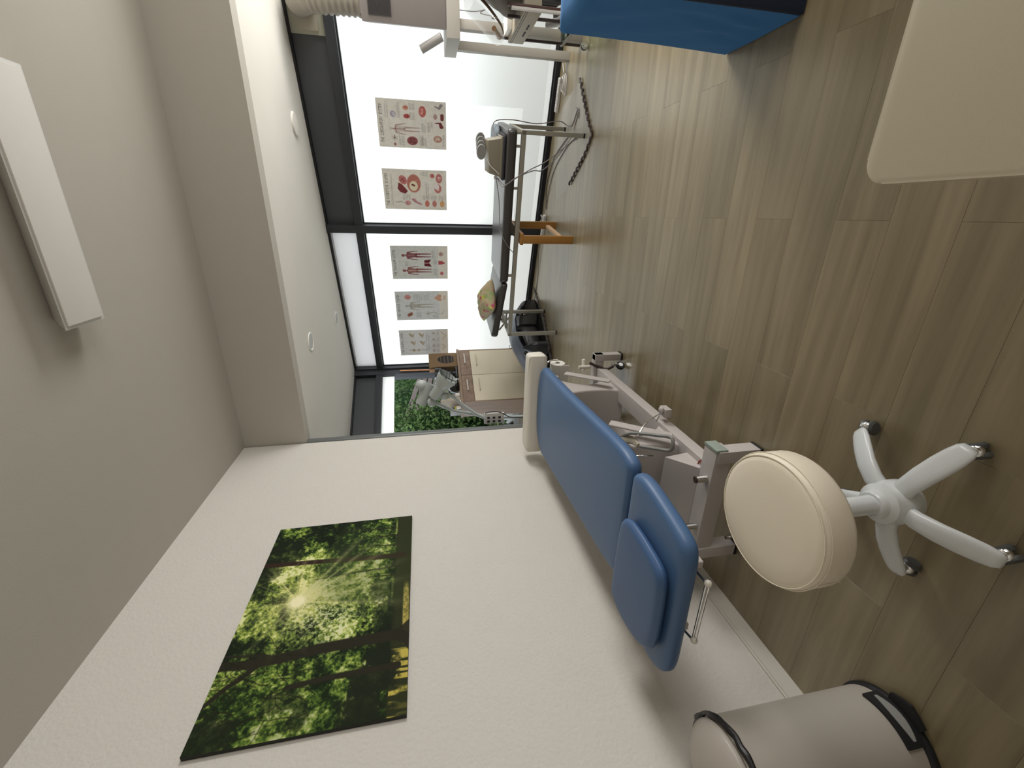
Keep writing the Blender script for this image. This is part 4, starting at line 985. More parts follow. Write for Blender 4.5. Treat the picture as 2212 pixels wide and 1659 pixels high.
# therapy device, towel and pads on the bench's near end
dm = BM_
t = thing('therapy_device', 'beige therapy device box standing on the right end of the dark bench', 'medical device', tuple(dm @ Vector((0.24, 0.2, 0.74))))
g = G(dm); g.hexa([(0.075, 0.06, 0.755), (0.395, 0.07, 0.755), (0.395, 0.28, 0.755), (0.075, 0.27, 0.755), (0.10, 0.085, 0.875), (0.37, 0.095, 0.855), (0.37, 0.25, 0.875), (0.10, 0.25, 0.895)], 0.012); obj('housing', g, mat('device_beige', '#857d6c', 0.4), t)
g = G(dm); g.box((0.062, 0.05, 0.742), (0.405, 0.285, 0.757), 0.005); obj('base_tray', g, MATS['device_beige'], t)
g = G(dm); g.tube([(0.25, 0.10, 0.872), (0.30, 0.085, 0.85), (0.34, 0.072, 0.80), (0.37, 0.065, 0.765)], 0.004, n=6); g.tube([(0.395, 0.12, 0.79), (0.42, 0.12, 0.79)], 0.014); obj('connector', g, PLASTW, t)
CUP = ['frontmost', 'second', 'third', 'rearmost'][::-1]
for k in range(4):
    y0 = 0.235 - k * 0.042; g = G(dm @ Matrix.Translation((-0.055 + 0.028 * k, 0, -0.005 + 0.002 * k)))
    rs = [[(0.115 + 0.060 * math.cos(a) * 1.0 + 0.055, y0, 0.928 + 0.040 * math.sin(a)) for a in [2 * PI * j / 20 for j in range(20)]], [(0.17 + 0.064 * math.cos(a), y0 + 0.014, 0.928 + 0.044 * math.sin(a)) for a in [2 * PI * j / 20 for j in range(20)]], [(0.17 + 0.060 * math.cos(a), y0 + 0.028, 0.928 + 0.040 * math.sin(a)) for a in [2 * PI * j / 20 for j in range(20)]]]
    g.rings(rs); o = obj('suction_cup', g, PLASTG, None, auto=60)
    tag(o, CUP[k] + ' of the grey rubber suction cups on the beige therapy device', 'suction cup', 'grey suction cups on the therapy device')
g = G(dm); g.pad(roundrect(0.04, 0.03, 0.42, 0.32, 0.03, 4), 0.7185, 0.7415, 0.011, 0.0); o = obj('folded_cloth', g, mat('dark_towel', '#2f2d31', 0.9, bump=0.3, bscale=200), None, auto=60); tag(o, 'folded dark cloth lying under the therapy device', 'cloth')
g = G(dm); g.pad(smoothpoly([(-0.01, 0.36), (0.16, 0.34), (0.19, 0.60), (0.0, 0.64)], 2), 0.722, 0.775, 0.022, 0.012); o = obj('electrode_cushion', g, mat('pale_blue_fabric', '#8f98a0', 0.8), None, auto=60); tag(o, 'pale blue grey pad at the right end of the bench behind the device', 'pad')
def cable(name, pts, r, m, label, group=None):
    g = G(); g.tube(pts, r, n=6, smooth=6); o = obj(name, g, m, None); tag(o, label, 'cable', group); return o
def B(x, y, z): return tuple(dm @ Vector((x, y, z)))
CBL = mat('grey_cable', '#77706e', 0.5); CBW = mat('white_cable', '#c4c0ba', 0.5); CBD = mat('dark_cable', '#2e2a2c', 0.5)
cable('device_cable', [B(0.41, 0.10, 0.775), B(0.46, -0.02, 0.74), B(0.40, -0.045, 0.66), B(0.30, -0.06, 0.50), B(0.24, -0.02, 0.36), B(0.12, -0.03, 0.20), (0.66, 4.23, 0.10), (0.70, 4.42, 0.01), (0.66, 4.75, 0.006), (0.45, 5.2, 0.006), (0.10, 5.42, 0.008)], 0.0045, CBL, 'grey cable hanging from the therapy device across the bench front to the socket strip')
cable('device_cable', [B(0.41, 0.12, 0.77), B(0.44, -0.03, 0.72), B(0.37, -0.05, 0.62), B(0.31, -0.05, 0.47), B(0.31, 0.02, 0.36), B(0.18, 0.03, 0.22), (0.72, 4.40, 0.06), (0.80, 4.52, 0.01), (0.92, 4.44, 0.006), (0.97, 4.52, 0.006)], 0.0045, CBL, 'second grey cable hanging from the therapy device, ending on the floor mat')
cable('device_cable', [B(0.41, 0.14, 0.78), B(0.6, 0.12, 0.745), B(0.85, 0.05, 0.735), B(0.92, -0.03, 0.715), B(1.03, -0.035, 0.64), B(1.08, 0.0, 0.59)], 0.004, CBL, 'grey cable running along the bench cushion and down its front edge')
cable('device_cable', [B(0.09, 0.28, 0.75), B(0.06, 0.34, 0.79), B(-0.03, 0.40, 0.77), B(-0.05, 0.42, 0.60), B(-0.03, 0.44, 0.35), B(-0.06, 0.5, 0.12), (0.86, 4.75, 0.01), (0.84, 4.60, 0.006), (0.95, 4.45, 0.006), (0.86, 4.41, 0.006)], 0.0045, CBL, 'grey cable hanging at the right end of the bench')

# ------------------------------------------------------------------ small pine stool under the bench
t = thing('wooden_stool', 'small pine stool with square legs standing under the middle of the bench', 'stool', (-0.2, 4.7, 0))
U = Vector((0.10, 0.62, 0)).normalized(); V = Vector((-0.985, 0.17, 0)).normalized()
for (x, y, w_) in ((-0.215, 4.385, 0.075), (-0.09, 5.0, 0.075)):
    c = Vector((x, y, 0)); g = G(); a = V * w_ / 2; b = U * 0.025
    g.hexa([c - a - b, c + a - b, c + a + b, c - a + b] + [p + Vector((0, 0, 0.535)) for p in (c - a - b, c + a - b, c + a + b, c - a + b)], 0.003); obj('leg', g, WOODS, t)
g = G(); g.bar((-0.205, 4.42, 0.10), (-0.10, 4.97, 0.10), 0.03, 0.045); tag(obj('stretcher', g, WOODL, t), 'pale pine stretcher')
g = G(); g.bar((-0.215, 4.37, 0.525), (-0.085, 5.03, 0.525), 0.11, 0.03); obj('top_rail', g, WOODS, t)

# ------------------------------------------------------------------ clear floor mat with dark braided edge
mp_ = [(1.177, 4.432), (0.986, 4.29), (0.758, 4.108), (0.672, 4.01), (0.53, 4.169), (0.312, 4.556), (0.15, 5.0), (0.55, 5.15), (1.05, 5.0)]
t = thing('floor_mat', 'clear plastic floor mat with dark twisted edge under the bench right end', 'mat', (0.7, 4.6, 0))
g = G(); g.prism(mp_, 0.0005, 0.0022); obj('clear_sheet', g, MATF, t, False)
def braid(pts, r):
    g = G(); P = [Vector((*p, 0.012)) for p in pts]; Q = []
    for i in range(len(P) - 1):
        n_ = max(2, int((P[i + 1] - P[i]).length / 0.01))
        for k in range(n_): Q.append(P[i].lerp(P[i + 1], k / n_))
    Q.append(P[-1])
    for ph in (0,):
        g.tube([q + Vector((0.007 * math.cos(i * 0.9 + ph), 0.007 * math.sin(i * 0.9 + ph), 0.004 * math.sin(i * 0.85 + ph))) for i, q in enumerate(Q)], r, n=6, smooth=0)
    return g
obj('braided_edge', braid(mp_[:6], 0.010), BROWND, t)
t = thing('floor_mat', 'clear plastic floor mat with dark twisted edge beneath the black leg massager', 'mat', (-1.2, 5.6, 0))
mp2 = [(-0.923, 5.832), (-1.02, 5.65), (-1.128, 5.468), (-1.20, 5.25), (-1.506, 4.907), (-1.644, 4.777), (-2.2, 5.0), (-1.7, 5.85)]
g = G(); g.prism(mp2, 0.0005, 0.0022); obj('clear_sheet', g, MATF, t, False)
obj('braided_edge', braid(mp2[:6], 0.010), BROWND, t)

# ------------------------------------------------------------------ socket strips on the floor
def strip(name, a, b, w_, n, lab):
    a = Vector(a); b = Vector(b); d = (b - a).normalized(); s_ = Vector((-d.y, d.x, 0))
    t = thing(name, lab, 'socket strip', tuple((a + b) / 2))
    g = G(); g.bar(a + Vector((0, 0, 0.02)), b + Vector((0, 0, 0.02)), w_, 0.04, bev=0.008); obj('housing', g, PLASTW, t)
    for k in range(n):
        c = a.lerp(b, (k + 0.6) / (n + 0.3)); g = G(); g.lathe([(0.019, 0.0385), (0.019, 0.041), (0.016, 0.041), (0.015, 0.0395)], c, n=16); obj('socket', g, PLASTG, t)
strip('socket_strip', (1.33, 5.03, 0), (1.04, 5.13, 0), 0.05, 5, 'white socket strip lying by the black rail under the frosted pane, beside a coiled cable')
strip('socket_strip', (0.02, 5.40, 0), (-0.30, 5.52, 0), 0.05, 5, 'white socket strip with plugs behind the wooden stool')
pts = [(1.45, 5.02, 0.008), (1.38, 4.98, 0.01), (1.33, 4.93, 0.012)] + [(1.24 + 0.10 * math.cos(a) * (1 - 0.02 * k), 4.88 + 0.045 * math.sin(a), 0.01 + 0.002 * k) for k, a in enumerate([x_ * 0.8 for x_ in range(2, 26)])]
cable('coiled_cable', pts, 0.005, CBW, 'white cable coiled on the floor beside the socket strip')
cable('floor_cable', [(0.08, 5.40, 0.01), (0.35, 5.42, 0.008), (0.50, 5.30, 0.008), (0.62, 5.15, 0.008), (0.70, 4.9, 0.008), (0.75, 4.7, 0.008)], 0.0045, CBD, 'dark cable running on the floor from the socket strip towards the bench leg')
cable('floor_cable', [(-0.28, 5.53, 0.02), (-0.45, 5.62, 0.02), (-0.7, 5.66, 0.006), (-1.0, 5.76, 0.006), (-1.35, 5.9, 0.006)], 0.004, CBL, 'thin cable lying along the black rail left of the wooden stool')
cable('plug_cables', [(-0.02, 5.41, 0.05), (0.02, 5.36, 0.08), (-0.05, 5.33, 0.05), (-0.1, 5.40, 0.09), (-0.14, 5.35, 0.05), (-0.08, 5.44, 0.07), (-0.02, 5.40, 0.05)], 0.006, CBW, 'knot of white plugs and leads on the socket strip behind the stool')
cable('tangled_cable', [(-1.80, 6.08, 0.01), (-1.77, 6.04, 0.10), (-1.84, 6.06, 0.16), (-1.74, 6.05, 0.20), (-1.80, 6.0, 0.13), (-1.76, 6.07, 0.22), (-1.85, 6.05, 0.27), (-1.80, 6.02, 0.30), (-1.75, 6.08, 0.14), (-1.83, 6.0, 0.22), (-1.72, 6.0, 0.08), (-1.70, 6.02, 0.01)], 0.004, CBD, 'tangle of thin cables hanging beside the cabinet')

# ------------------------------------------------------------------ black glossy massage equipment on the floor
t = thing('massage_footrest', 'black glossy leg massager with satin grey cover, on the floor between bench and cabinet', 'massager', (-1.5, 5.15, 0))
def shell(path, prof, up=(0, 0, 1)):
    """sweep closed profile (s,z) along a floor path"""
    rs = []
    P = [Vector(p) for p in path]
    for i, p in enumerate(P):
        d = (P[min(i + 1, len(P) - 1)] - P[max(i - 1, 0)]).normalized(); s_ = Vector((-d.y, d.x, 0))
        k = prof(i / (len(P) - 1)); rs.append([p + s_ * a + Vector((0, 0, b)) for a, b in k])
    g = G(); g.rings(rs); return g
path = [(-1.09, 5.66, 0), (-1.17, 5.53, 0), (-1.26, 5.41, 0), (-1.37, 5.28, 0), (-1.48, 5.15, 0), (-1.60, 5.03, 0), (-1.71, 4.91, 0), (-1.80, 4.81, 0)]
def pr_base(u):
    h = 0.19 + 0.13 * math.sin(PI * min(1, u * 1.25)) ** 0.8; return [(-0.26, 0.01), (0.02, 0.01), (0.05, 0.05), (0.03, h), (-0.24, h + 0.03)]
obj('base', shell(path, pr_base), GLOSSB, t, auto=50)
def pr_cover(u):
    h = 0.25 + 0.15 * math.sin(PI * min(1, u * 1.25)) ** 0.8; w_ = -0.02
    return [(w_, h - 0.055), (w_ + 0.02, h - 0.03), (-0.06, h), (-0.16, h + 0.035), (-0.26, h + 0.02), (-0.28, h - 0.05)]
obj('cover', shell(path, pr_cover), SATING, t, auto=60)
def pr_rim(u):
    h = 0.195 + 0.15 * math.sin(PI * min(1, u * 1.25)) ** 0.8
    return [(-0.01, h - 0.045), (0.03, h - 0.02), (0.02, h + 0.012), (-0.06, h + 0.02), (-0.07, h - 0.03)]
obj('rim', shell(path, pr_rim), GLOSSB, t, auto=60)
for k, (x, y) in enumerate(((-1.25, 5.50), (-1.42, 5.33), (-1.64, 5.10))):
    g = G(); g.lathe([(0.03, 0), (0.075, 0.02), (0.085, 0.09), (0.07, 0.16), (0.03, 0.19)], (x, y, 0.12), (0.1, -0.15, 1), n=20); obj('massage_cushion', g, GLOSSB, t, auto=60)
g = G(); rs = []
for k in range(10):
    u = k / 9; wv = 0.11 * math.sin(PI * min(0.5, u * 0.6 + 0.02)) ; z_ = 0.36 - 0.30 * u
    c = Vector((-1.50 - 0.02 * u, 4.90 - 0.01 * u, z_)); rs.append([c + Vector((wv * math.cos(a) * 0.9, wv * math.sin(a) * 0.9 * 0.6, 0)) for a in [2 * PI * j / 16 for j in range(16)]])
g.rings(rs); obj('leg_pocket', g, mat('dark_satin', '#26282c', 0.22), t, auto=70)

# ------------------------------------------------------------------ sideboard in the alcove
CM = W2   # x along the wall, y towards outside (front face at y=-0.42)
F = -0.425
def C(x, y, z): return tuple(CM @ Vector((x, y, z)))
t = thing('sideboard', 'oak and beige sideboard with two drawers and two doors before the garden window', 'cabinet', C(-0.5, -0.25, 0))
g = G(CM); g.box((-1.0, F - 0.005, 1.052), (-0.01, -0.07, 1.085), 0.002); obj('top_board', g, WOODD, t)
for x0, x1 in ((-0.985, -0.967), (-0.045, -0.025)): g = G(CM); g.box((x0, F, 0.02), (x1, -0.07, 1.052), 0.001); obj('side_panel', g, WOODD, t)
g = G(CM); g.box((-0.967, F + 0.02, 0.03), (-0.045, -0.08, 1.05)); obj('carcass', g, WOODD, t, False)
for i, (x0, x1) in enumerate(((-0.505, -0.048), (-0.965, -0.511))):
    g = G(CM); g.box((x0, F - 0.002, 0.898), (x1, F + 0.018, 1.048), 0.002); d_ = obj('drawer', g, WOODH, t)
    xm = -0.215 if i == 0 else -0.705
    g = G(CM); g.bar((xm - 0.095, F - 0.03, 0.978), (xm + 0.095, F - 0.03, 0.978), 0.010, 0.014, bev=0.002); g.bar((xm - 0.08, F - 0.03, 0.978), (xm - 0.08, F, 0.978), 0.008, 0.008, bev=0); g.bar((xm + 0.08, F - 0.03, 0.978), (xm + 0.08, F, 0.978), 0.008, 0.008, bev=0); obj('handle', g, PLASTW, d_)
    g = G(CM); g.box((x0, F - 0.002, 0.06), (x1, F + 0.018, 0.892), 0.002); d_ = obj('door', g, CABF, t)
    xm = -0.24 if i == 0 else -0.70
    g = G(CM); g.bar((xm - 0.10, F - 0.028, 0.808), (xm + 0.10, F - 0.028, 0.808), 0.010, 0.012, bev=0.002); g.bar((xm - 0.085, F - 0.028, 0.808), (xm - 0.085, F, 0.808), 0.008, 0.008, bev=0); g.bar((xm + 0.085, F - 0.028, 0.808), (xm + 0.085, F, 0.808), 0.008, 0.008, bev=0); obj('handle', g, mat('beige_handle', '#b5a78f', 0.35, metal=0.3), d_)
g = G(CM); g.box((-0.96, F + 0.03, 0.0), (-0.05, -0.1, 0.03)); obj('plinth', g, BLACKR, t, False)
# things on the sideboard
t = thing('cardboard_box', 'brown cardboard box with dark round print on the right end of the sideboard', 'box', C(-0.13, -0.28, 1.085))
g = G(CM); g.box((-0.265, -0.34, 1.0855), (0.0, -0.22, 1.495), 0.003); obj('carton', g, CARD, t)
g = G(CM)
for k, (z0, z1) in enumerate(((1.13, 1.155), (1.162, 1.21), (1.217, 1.265), (1.272, 1.315), (1.322, 1.365))):
    zc = 1.24; 
    def hw(z): return 0.078 * math.sqrt(max(0.02, 1 - ((z - 1.235) / 0.135) ** 2))
    h0, h1 = hw(z0), hw(z1); g.hexa([(-0.125 - h0, -0.3412, z0), (-0.125 + h0, -0.3412, z0), (-0.125 + h0, -0.3402, z0), (-0.125 - h0, -0.3402, z0), (-0.125 - h1, -0.3412, z1), (-0.125 + h1, -0.3412, z1), (-0.125 + h1, -0.3402, z1), (-0.125 - h1, -0.3402, z1)])
tag(obj('printed_dome', g, mat('print_black', '#1a1416', 0.6), t, False), 'dark striped oval print')
g = G(CM); g.box((-0.285, -0.30, 1.40), (-0.265, -0.24, 1.49), 0.003); obj('box_flap', g, mat('light_card', '#b0896a', 0.8), t)
t = thing('coffee_machine', 'black machine standing on the sideboard behind the silver lamp', 'coffee machine', C(-0.4, -0.25, 1.085))
g = G(CM); g.box((-0.47, -0.36, 1.0855), (-0.29, -0.14, 1.12), 0.01); g.box((-0.47, -0.22, 1.11), (-0.29, -0.14, 1.42), 0.02); g.box((-0.47, -0.36, 1.30), (-0.29, -0.16, 1.42), 0.03); obj('housing', g, GLOSSB, t)
g = G(CM); g.box((-0.40, -0.33, 1.26), (-0.36, -0.29, 1.302), 0.004); obj('spout', g, BLACKR, t)
g = G(CM); g.lathe([(0.04, 1.0855), (0.085, 1.10), (0.10, 1.15), (0.09, 1.20), (0.06, 1.225), (0.03, 1.232)], C(-0.62, -0.30, 0), n=28); o = obj('kettle', g, GLOSSB) ; o.data.transform(Matrix.Identity(4)); tag(o, 'round black pot standing on the sideboard right of the cream box', 'pot')
g2 = G(); 
def at_lathe(name, prof, x, y, m, lab, cat, n=20, group=None):
    p = CM @ Vector((x, y, 0)); g = G(); g.lathe(prof, (p.x, p.y, 0), n=n); o = obj(name, g, m, None, auto=50); tag(o, lab, cat, group); return o
bpy.data.objects.remove(o)
at_lathe('round_pot', [(0.05, 1.0855), (0.085, 1.10), (0.10, 1.15), (0.09, 1.20), (0.06, 1.225), (0.03, 1.232)], -0.60, -0.27, GLOSSB, 'round black pot standing on the sideboard under the lamp head', 'pot')
at_lathe('cup', [(0.022, 1.0855), (0.034, 1.092), (0.038, 1.15), (0.035, 1.15), (0.031, 1.10)], -0.77, -0.30, mat('porcelain', '#eeeae4', 0.2), 'white cup on the sideboard beside the round black pot', 'cup')
at_lathe('small_jar', [(0.018, 1.0855), (0.02, 1.09), (0.02, 1.125), (0.012, 1.13)], -0.53, -0.36, MATS['porcelain'], 'small white jar on the sideboard in front of the black machine', 'jar')
g = G(CM); g.box((-0.895, -0.36, 1.0855), (-0.845, -0.18, 1.35), 0.004); o = obj('cream_carton', g, mat('cream_card', '#b9ad9b', 0.8)); tag(o, 'tall narrow cream carton standing on the sideboard behind the lamp arm', 'box')
o = at_lathe('small_bottle', [(0.02, 1.0855), (0.02, 1.11), (0.01, 1.12), (0.01, 1.135)], -0.93, -0.37, MATS['porcelain'], 'small white bottle on the sideboard at the foot of the cream carton', 'bottle')
t = thing('spray_bottle', 'white bottle with yellow cap at the left end of the sideboard', 'bottle', C(-0.975, -0.3, 1.085))
p = CM @ Vector((-0.965, -0.28, 0))
g = G(); g.lathe([(0.02, 1.0855), (0.022, 1.09), (0.022, 1.14), (0.016, 1.15)], (p.x, p.y, 0), n=16); obj('bottle_body', g, MATS['porcelain'], t)
g = G(); g.lathe([(0.017, 1.15), (0.018, 1.155), (0.016, 1.175)], (p.x, p.y, 0), n=16); obj('cap', g, mat('yellow_cap', '#c8b020', 0.4), t)
g = G(CM); g.box((-0.995, -0.22, 1.0855), (-0.945, -0.12, 1.235), 0.01); o = obj('wipes_dispenser', g, mat('smoky_plastic', '#7d7c74', 0.3)); tag(o, 'grey translucent dispenser at the left end of the sideboard', 'dispenser')
# copper pipe by the corner post
g = G(CM); g.cyl((-0.10, -0.065, 1.0855), (-0.085, -0.07, 1.93), 0.011, n=10); o = obj('copper_rod', g, COPPER); tag(o, 'thin copper coloured rod standing upright against the corner post', 'rod')

# ------------------------------------------------------------------ infrared lamp on a stand
t = thing('therapy_lamp', 'silver grey therapy lamp with two heads on curved arms beside the wall post', 'lamp', (-1.80, 3.80, 0))
LY = 3.80
def Lp(x, z, dy=0.0): return (x * LY / 3.75, LY + dy, (z - 1.5) * LY / 3.75 + 1.5)
g = G(); g.tube([Lp(-1.865, 0.05), Lp(-1.86, 0.45), Lp(-1.855, 0.80), Lp(-1.84, 1.0)], 0.014, n=12); obj('stand_pole', g, LAMPG, t)
g = G()
for k in range(5):
    a = 2 * PI * k / 5 + 0.4; c = Vector(Lp(-1.865, 0.07)); g.tube([c, c + Vector((0.12 * math.cos(a) , 0.12 * math.sin(a), -0.01)), c + Vector((0.22 * math.cos(a), 0.22 * math.sin(a), -0.05))], 0.014, n=8)
obj('stand_base', g, LAMPG, t)
g = G(); g.tube([Lp(-1.84, 1.0), Lp(-1.80, 1.07), Lp(-1.745, 1.14), Lp(-1.685, 1.21), Lp(-1.62, 1.275), Lp(-1.575, 1.34)], 0.0165, n=12); obj('curved_arm', g, LAMPG, t)
g = G(); g.tube([Lp(-1.84, 1.0, 0.03), Lp(-1.81, 1.10, 0.03), Lp(-1.785, 1.20, 0.03), Lp(-1.755, 1.30, 0.03), Lp(-1.70, 1.40, 0.03), Lp(-1.655, 1.48, 0.03)], 0.0165, n=12); obj('curved_arm', g, LAMPG, t)
def head(a, b, rim):
    a = Vector(a); b = Vector(b); d = (b - a); L = d.length; d.normalize()
    g = G(); g.lathe([(0.02, 0), (0.048, 0.006), (0.052, 0.02), (0.052, L * 0.5), (0.056, L * 0.55), (rim * 0.9, L * 0.78), (rim, L), (rim - 0.006, L), (rim * 0.85, L * 0.8), (0.04, L * 0.6)], a, d, n=32)
    return g, d, b
g, d, b = head(Lp(-1.60, 1.475), Lp(-1.385, 1.33, -0.03), 0.098); hd = obj('lamp_head', g, LAMPG, t, auto=40)
g = G()
for k in range(10):
    a = 2 * PI * k / 10; u = d.cross(Vector((0, 1, 0))).normalized(); v = d.cross(u)
    g.tube([b + (u * math.cos(a) + v * math.sin(a)) * 0.095, b + d * 0.022 + (u * math.cos(a) + v * math.sin(a)) * 0.092], 0.003, n=5)
g.tube([b + d * 0.022 + (u * math.cos(2 * PI * k / 32) + v * math.sin(2 * PI * k / 32)) * 0.093 for k in range(32)], 0.004, n=6, closed=True, smooth=0)
for k in (-1, 0, 1): g.tube([b + d * 0.02 + u * 0.03 * k + v * 0.085, b + d * 0.03 + u * 0.03 * k, b + d * 0.02 + u * 0.03 * k - v * 0.085], 0.0025, n=5)
obj('guard_grille', g, BLACKR, hd)
g, d2, b2 = head(Lp(-1.69, 1.60, 0.05), Lp(-1.50, 1.50, 0.11), 0.075); obj('lamp_head', g, LAMPG, t, auto=40)
g = G(); g.ball(Lp(-1.655, 1.49, 0.02), (0.045, 0.04, 0.045)); g.ball(Lp(-1.59, 1.37, 0.0), (0.04, 0.035, 0.045)); g.ball(Lp(-1.50, 1.575, 0.08), (0.05, 0.05, 0.055)); obj('joint', g, LAMPG, t, auto=60)
g = G(); M_ = Matrix.Translation(Vector(Lp(-1.835, 0.905, -0.03))); g = G(M_); g.box((-0.062, -0.012, -0.105), (0.05, 0.012, 0.095), 0.01)
o = obj('lamp_socket_block', g, PLASTW, t); tag(o, 'white six-way socket block on the pole')
g = G(M_)
for i in range(3):
    for j in range(2): g.box((-0.045 + j * 0.04, -0.016, -0.07 + i * 0.055), (-0.025 + j * 0.04, -0.011, -0.045 + i * 0.055), 0.002)
obj('socket_opening', g, BLACKR, o)
g = G(); g.tube([Lp(-1.78, 0.99, -0.04), Lp(-1.765, 0.93, -0.045), Lp(-1.78, 0.84, -0.04), Lp(-1.83, 0.76, -0.04), Lp(-1.85, 0.66, -0.04), Lp(-1.855, 0.45, -0.03)], 0.005, n=6); g.tube([Lp(-1.90, 0.97, -0.045), Lp(-1.915, 0.90, -0.05), Lp(-1.915, 0.80, -0.05), Lp(-1.90, 0.735, -0.05)], 0.005, n=6); g.ball(Lp(-1.90, 0.725, -0.05), (0.018, 0.014, 0.02)); obj('lamp_cable', g, CBD, t)

# ------------------------------------------------------------------ air conditioner on a high white table
t = thing('side_table', 'tall grey white side table with thick top carrying the air conditioner', 'table', (1.75, 4.68, 0))
g = G(); g.box((1.385, 4.44, 1.095), (2.15, 4.93, 1.205), 0.003); obj('table_top', g, mat('table_grey_white', '#a39e94', 0.5), t)
for (x, y) in ((1.46, 4.865), (1.50, 4.50), (2.08, 4.865), (2.08, 4.50)):
    g = G(); g.box((x - 0.035, y - 0.035, 0), (x + 0.035, y + 0.035, 1.095), 0.003); obj('leg', g, MATS['table_grey_white'], t)
t = thing('air_conditioner', 'grey portable air conditioner standing on the high white table', 'air conditioner', (1.72, 4.66, 1.205))
AM = Matrix.Translation((1.458, 4.50, 1.2055)) @ Matrix.Rotation(math.radians(-17), 4, 'Z')
g = G(AM); g.box((0, 0, 0), (0.46, 0.34, 0.685), 0.014); obj('housing', g, mat('ac_plastic', '#9a9390', 0.5), t)
g = G(AM); g.box((0.045, -0.006, 0.445), (0.42, 0.002, 0.63), 0.002); gr_ = obj('grille_frame', g, mat('grille_grey', '#6d6a68', 0.5), t)
for k in range(20):
    g = G(AM); g.box((0.05, -0.011, 0.452 + k * 0.0088), (0.415, -0.003, 0.4555 + k * 0.0088)); obj('slat', g, mat('slat_dark', '#39383a', 0.5), gr_, False)
g = G(AM); g.box((0.05, 0.08, 0.685), (0.40, 0.30, 0.70), 0.005); obj('top_outlet', g, MATS['ac_plastic'], t)
t = thing('exhaust_hose', 'ribbed beige exhaust hose rising from the air conditioner to the window board', 'hose', (1.66, 4.7, 1.91))
hp = [Vector(p) for p in ((1.655, 4.70, 1.911), (1.655, 4.70, 2.05), (1.655, 4.71, 2.20), (1.66, 4.74, 2.33), (1.67, 4.83, 2.42), (1.70, 4.96, 2.44))]
g = G(); P_ = []
for i in range(len(hp) - 1):
    for k in range(12): P_.append(hp[i].lerp(hp[i + 1], k / 12))
g.tube(P_, [0.105 + (0.006 if i % 4 < 2 else -0.004) for i in range(len(P_))], n=28, smooth=0); obj('ribbed_tube', g, mat('hose_plastic', '#9d968a', 0.55), t, auto=80)
e_ = W1 @ Vector((-0.005, -0.02, 2.44)); g = G(); g.lathe([(0.112, 0), (0.118, 0.01), (0.118, 0.05), (0.125, 0.055), (0.125, 0.09)], (1.70, 4.95, 2.44), tuple((e_ - Vector((1.70, 4.95, 2.44)))), n=32); obj('end_collar', g, PLASTG, t)
t = thing('paper_tube', 'rolled sheet wrapped in clear plastic leaning on the high table', 'paper roll', (1.42, 4.62, 1.2))
g = G(); g.cyl((1.415, 4.53, 1.245), (1.33, 4.59, 1.42), 0.033, n=20); obj('rolled_sheet', g, mat('rolled_grey', '#9a948e', 0.6), t)
g = G(); g.tube([(1.415, 4.53, 1.243), (1.375, 4.56, 1.33), (1.33, 4.595, 1.425), (1.31, 4.61, 1.455)], [0.036, 0.042, 0.04, 0.02], n=14); obj('plastic_wrap', g, CLEARP, t)

# ------------------------------------------------------------------ equipment trolley
t = thing('equipment_trolley', 'metal trolley on castors with glass shelf and slotted beige drawer', 'trolley', (1.65, 4.05, 0))
for (x, y) in ((1.385, 4.32), (1.365, 3.84), (1.95, 4.32), (1.95, 3.72)):
    zt = 0.80
    g = G(); g.box((x - 0.009, y - 0.009, 0.07), (x + 0.009, y + 0.009, zt), 0.002); obj('post', g, BROWND, t)
    g = G(); g.ball((x, y, 0.034), (0.034, 0.03, 0.034)); cw = obj('castor', g, mat('castor_grey', '#5f5b57', 0.4), t); g = G(); g.tube([(x - 0.01, y - 0.033, 0.02), (x - 0.005, y - 0.02, 0.06), (x, y, 0.07)], 0.008); g.cyl((x, y - 0.031, 0.034), (x, y - 0.027, 0.034), 0.03, n=20); obj('castor_cover', g, CHROME, cw)
g = G(); g.box((1.37, 3.70, 0.228), (1.96, 4.34, 0.238), 0.002); tag(obj('glass_shelf', g, TEAL, t), 'greenish glass lower shelf')
g = G(); g.box((1.368, 3.698, 0.222), (1.376, 4.342, 0.244), 0.001); g.box((1.954, 3.698, 0.222), (1.962, 4.342, 0.244), 0.001); g.box((1.368, 4.334, 0.222), (1.962, 4.342, 0.244), 0.001); obj('shelf_rim', g, STEEL, t)
g = G(); g.box((1.355, 3.71, 0.575), (1.95, 4.33, 0.705), 0.006); dr = obj('drawer_box', g, PLASTB, t)
g = G(); g.box((1.352, 3.93, 0.61), (1.357, 4.02, 0.622), 0.001); g.box((1.352, 4.06, 0.61), (1.357, 4.16, 0.622), 0.001); obj('grip_slot', g, BLACKR, dr)
g = G(); g.box((1.353, 3.71, 0.675), (1.356, 4.33, 0.678)); g.box((1.353, 3.71, 0.69), (1.356, 4.33, 0.693)); obj('groove', g, BROWND, dr, False)
g = G(); g.box((1.352, 3.675, 0.34), (1.368, 3.70, 0.80), 0.002); tag(obj('side_rail', g, PLASTW, t), 'white side rail with brown inner edge')
g = G(); g.box((1.368, 3.675, 0.34), (1.385, 3.70, 0.83), 0.002); obj('rail_core', g, mat('red_brown', '#4a2e2a', 0.5), t)
g = G(); g.box((1.39, 4.15, 0.7062), (1.52, 4.33, 0.745), 0.006); o = obj('small_tray', g, MATS['porcelain']); tag(o, 'small white tray on the far corner of the trolley top', 'tray')
t = thing('leather_bag', 'taupe leather bag with metal ring lying on the trolley', 'bag', (1.6, 3.85, 0.71))
g = G(); rs = []
prof_ = smoothpoly([(3.66, 0.715), (4.06, 0.715), (4.06, 0.77), (3.97, 0.84), (3.86, 0.94), (3.74, 1.04), (3.60, 1.07), (3.56, 0.9)], 2)
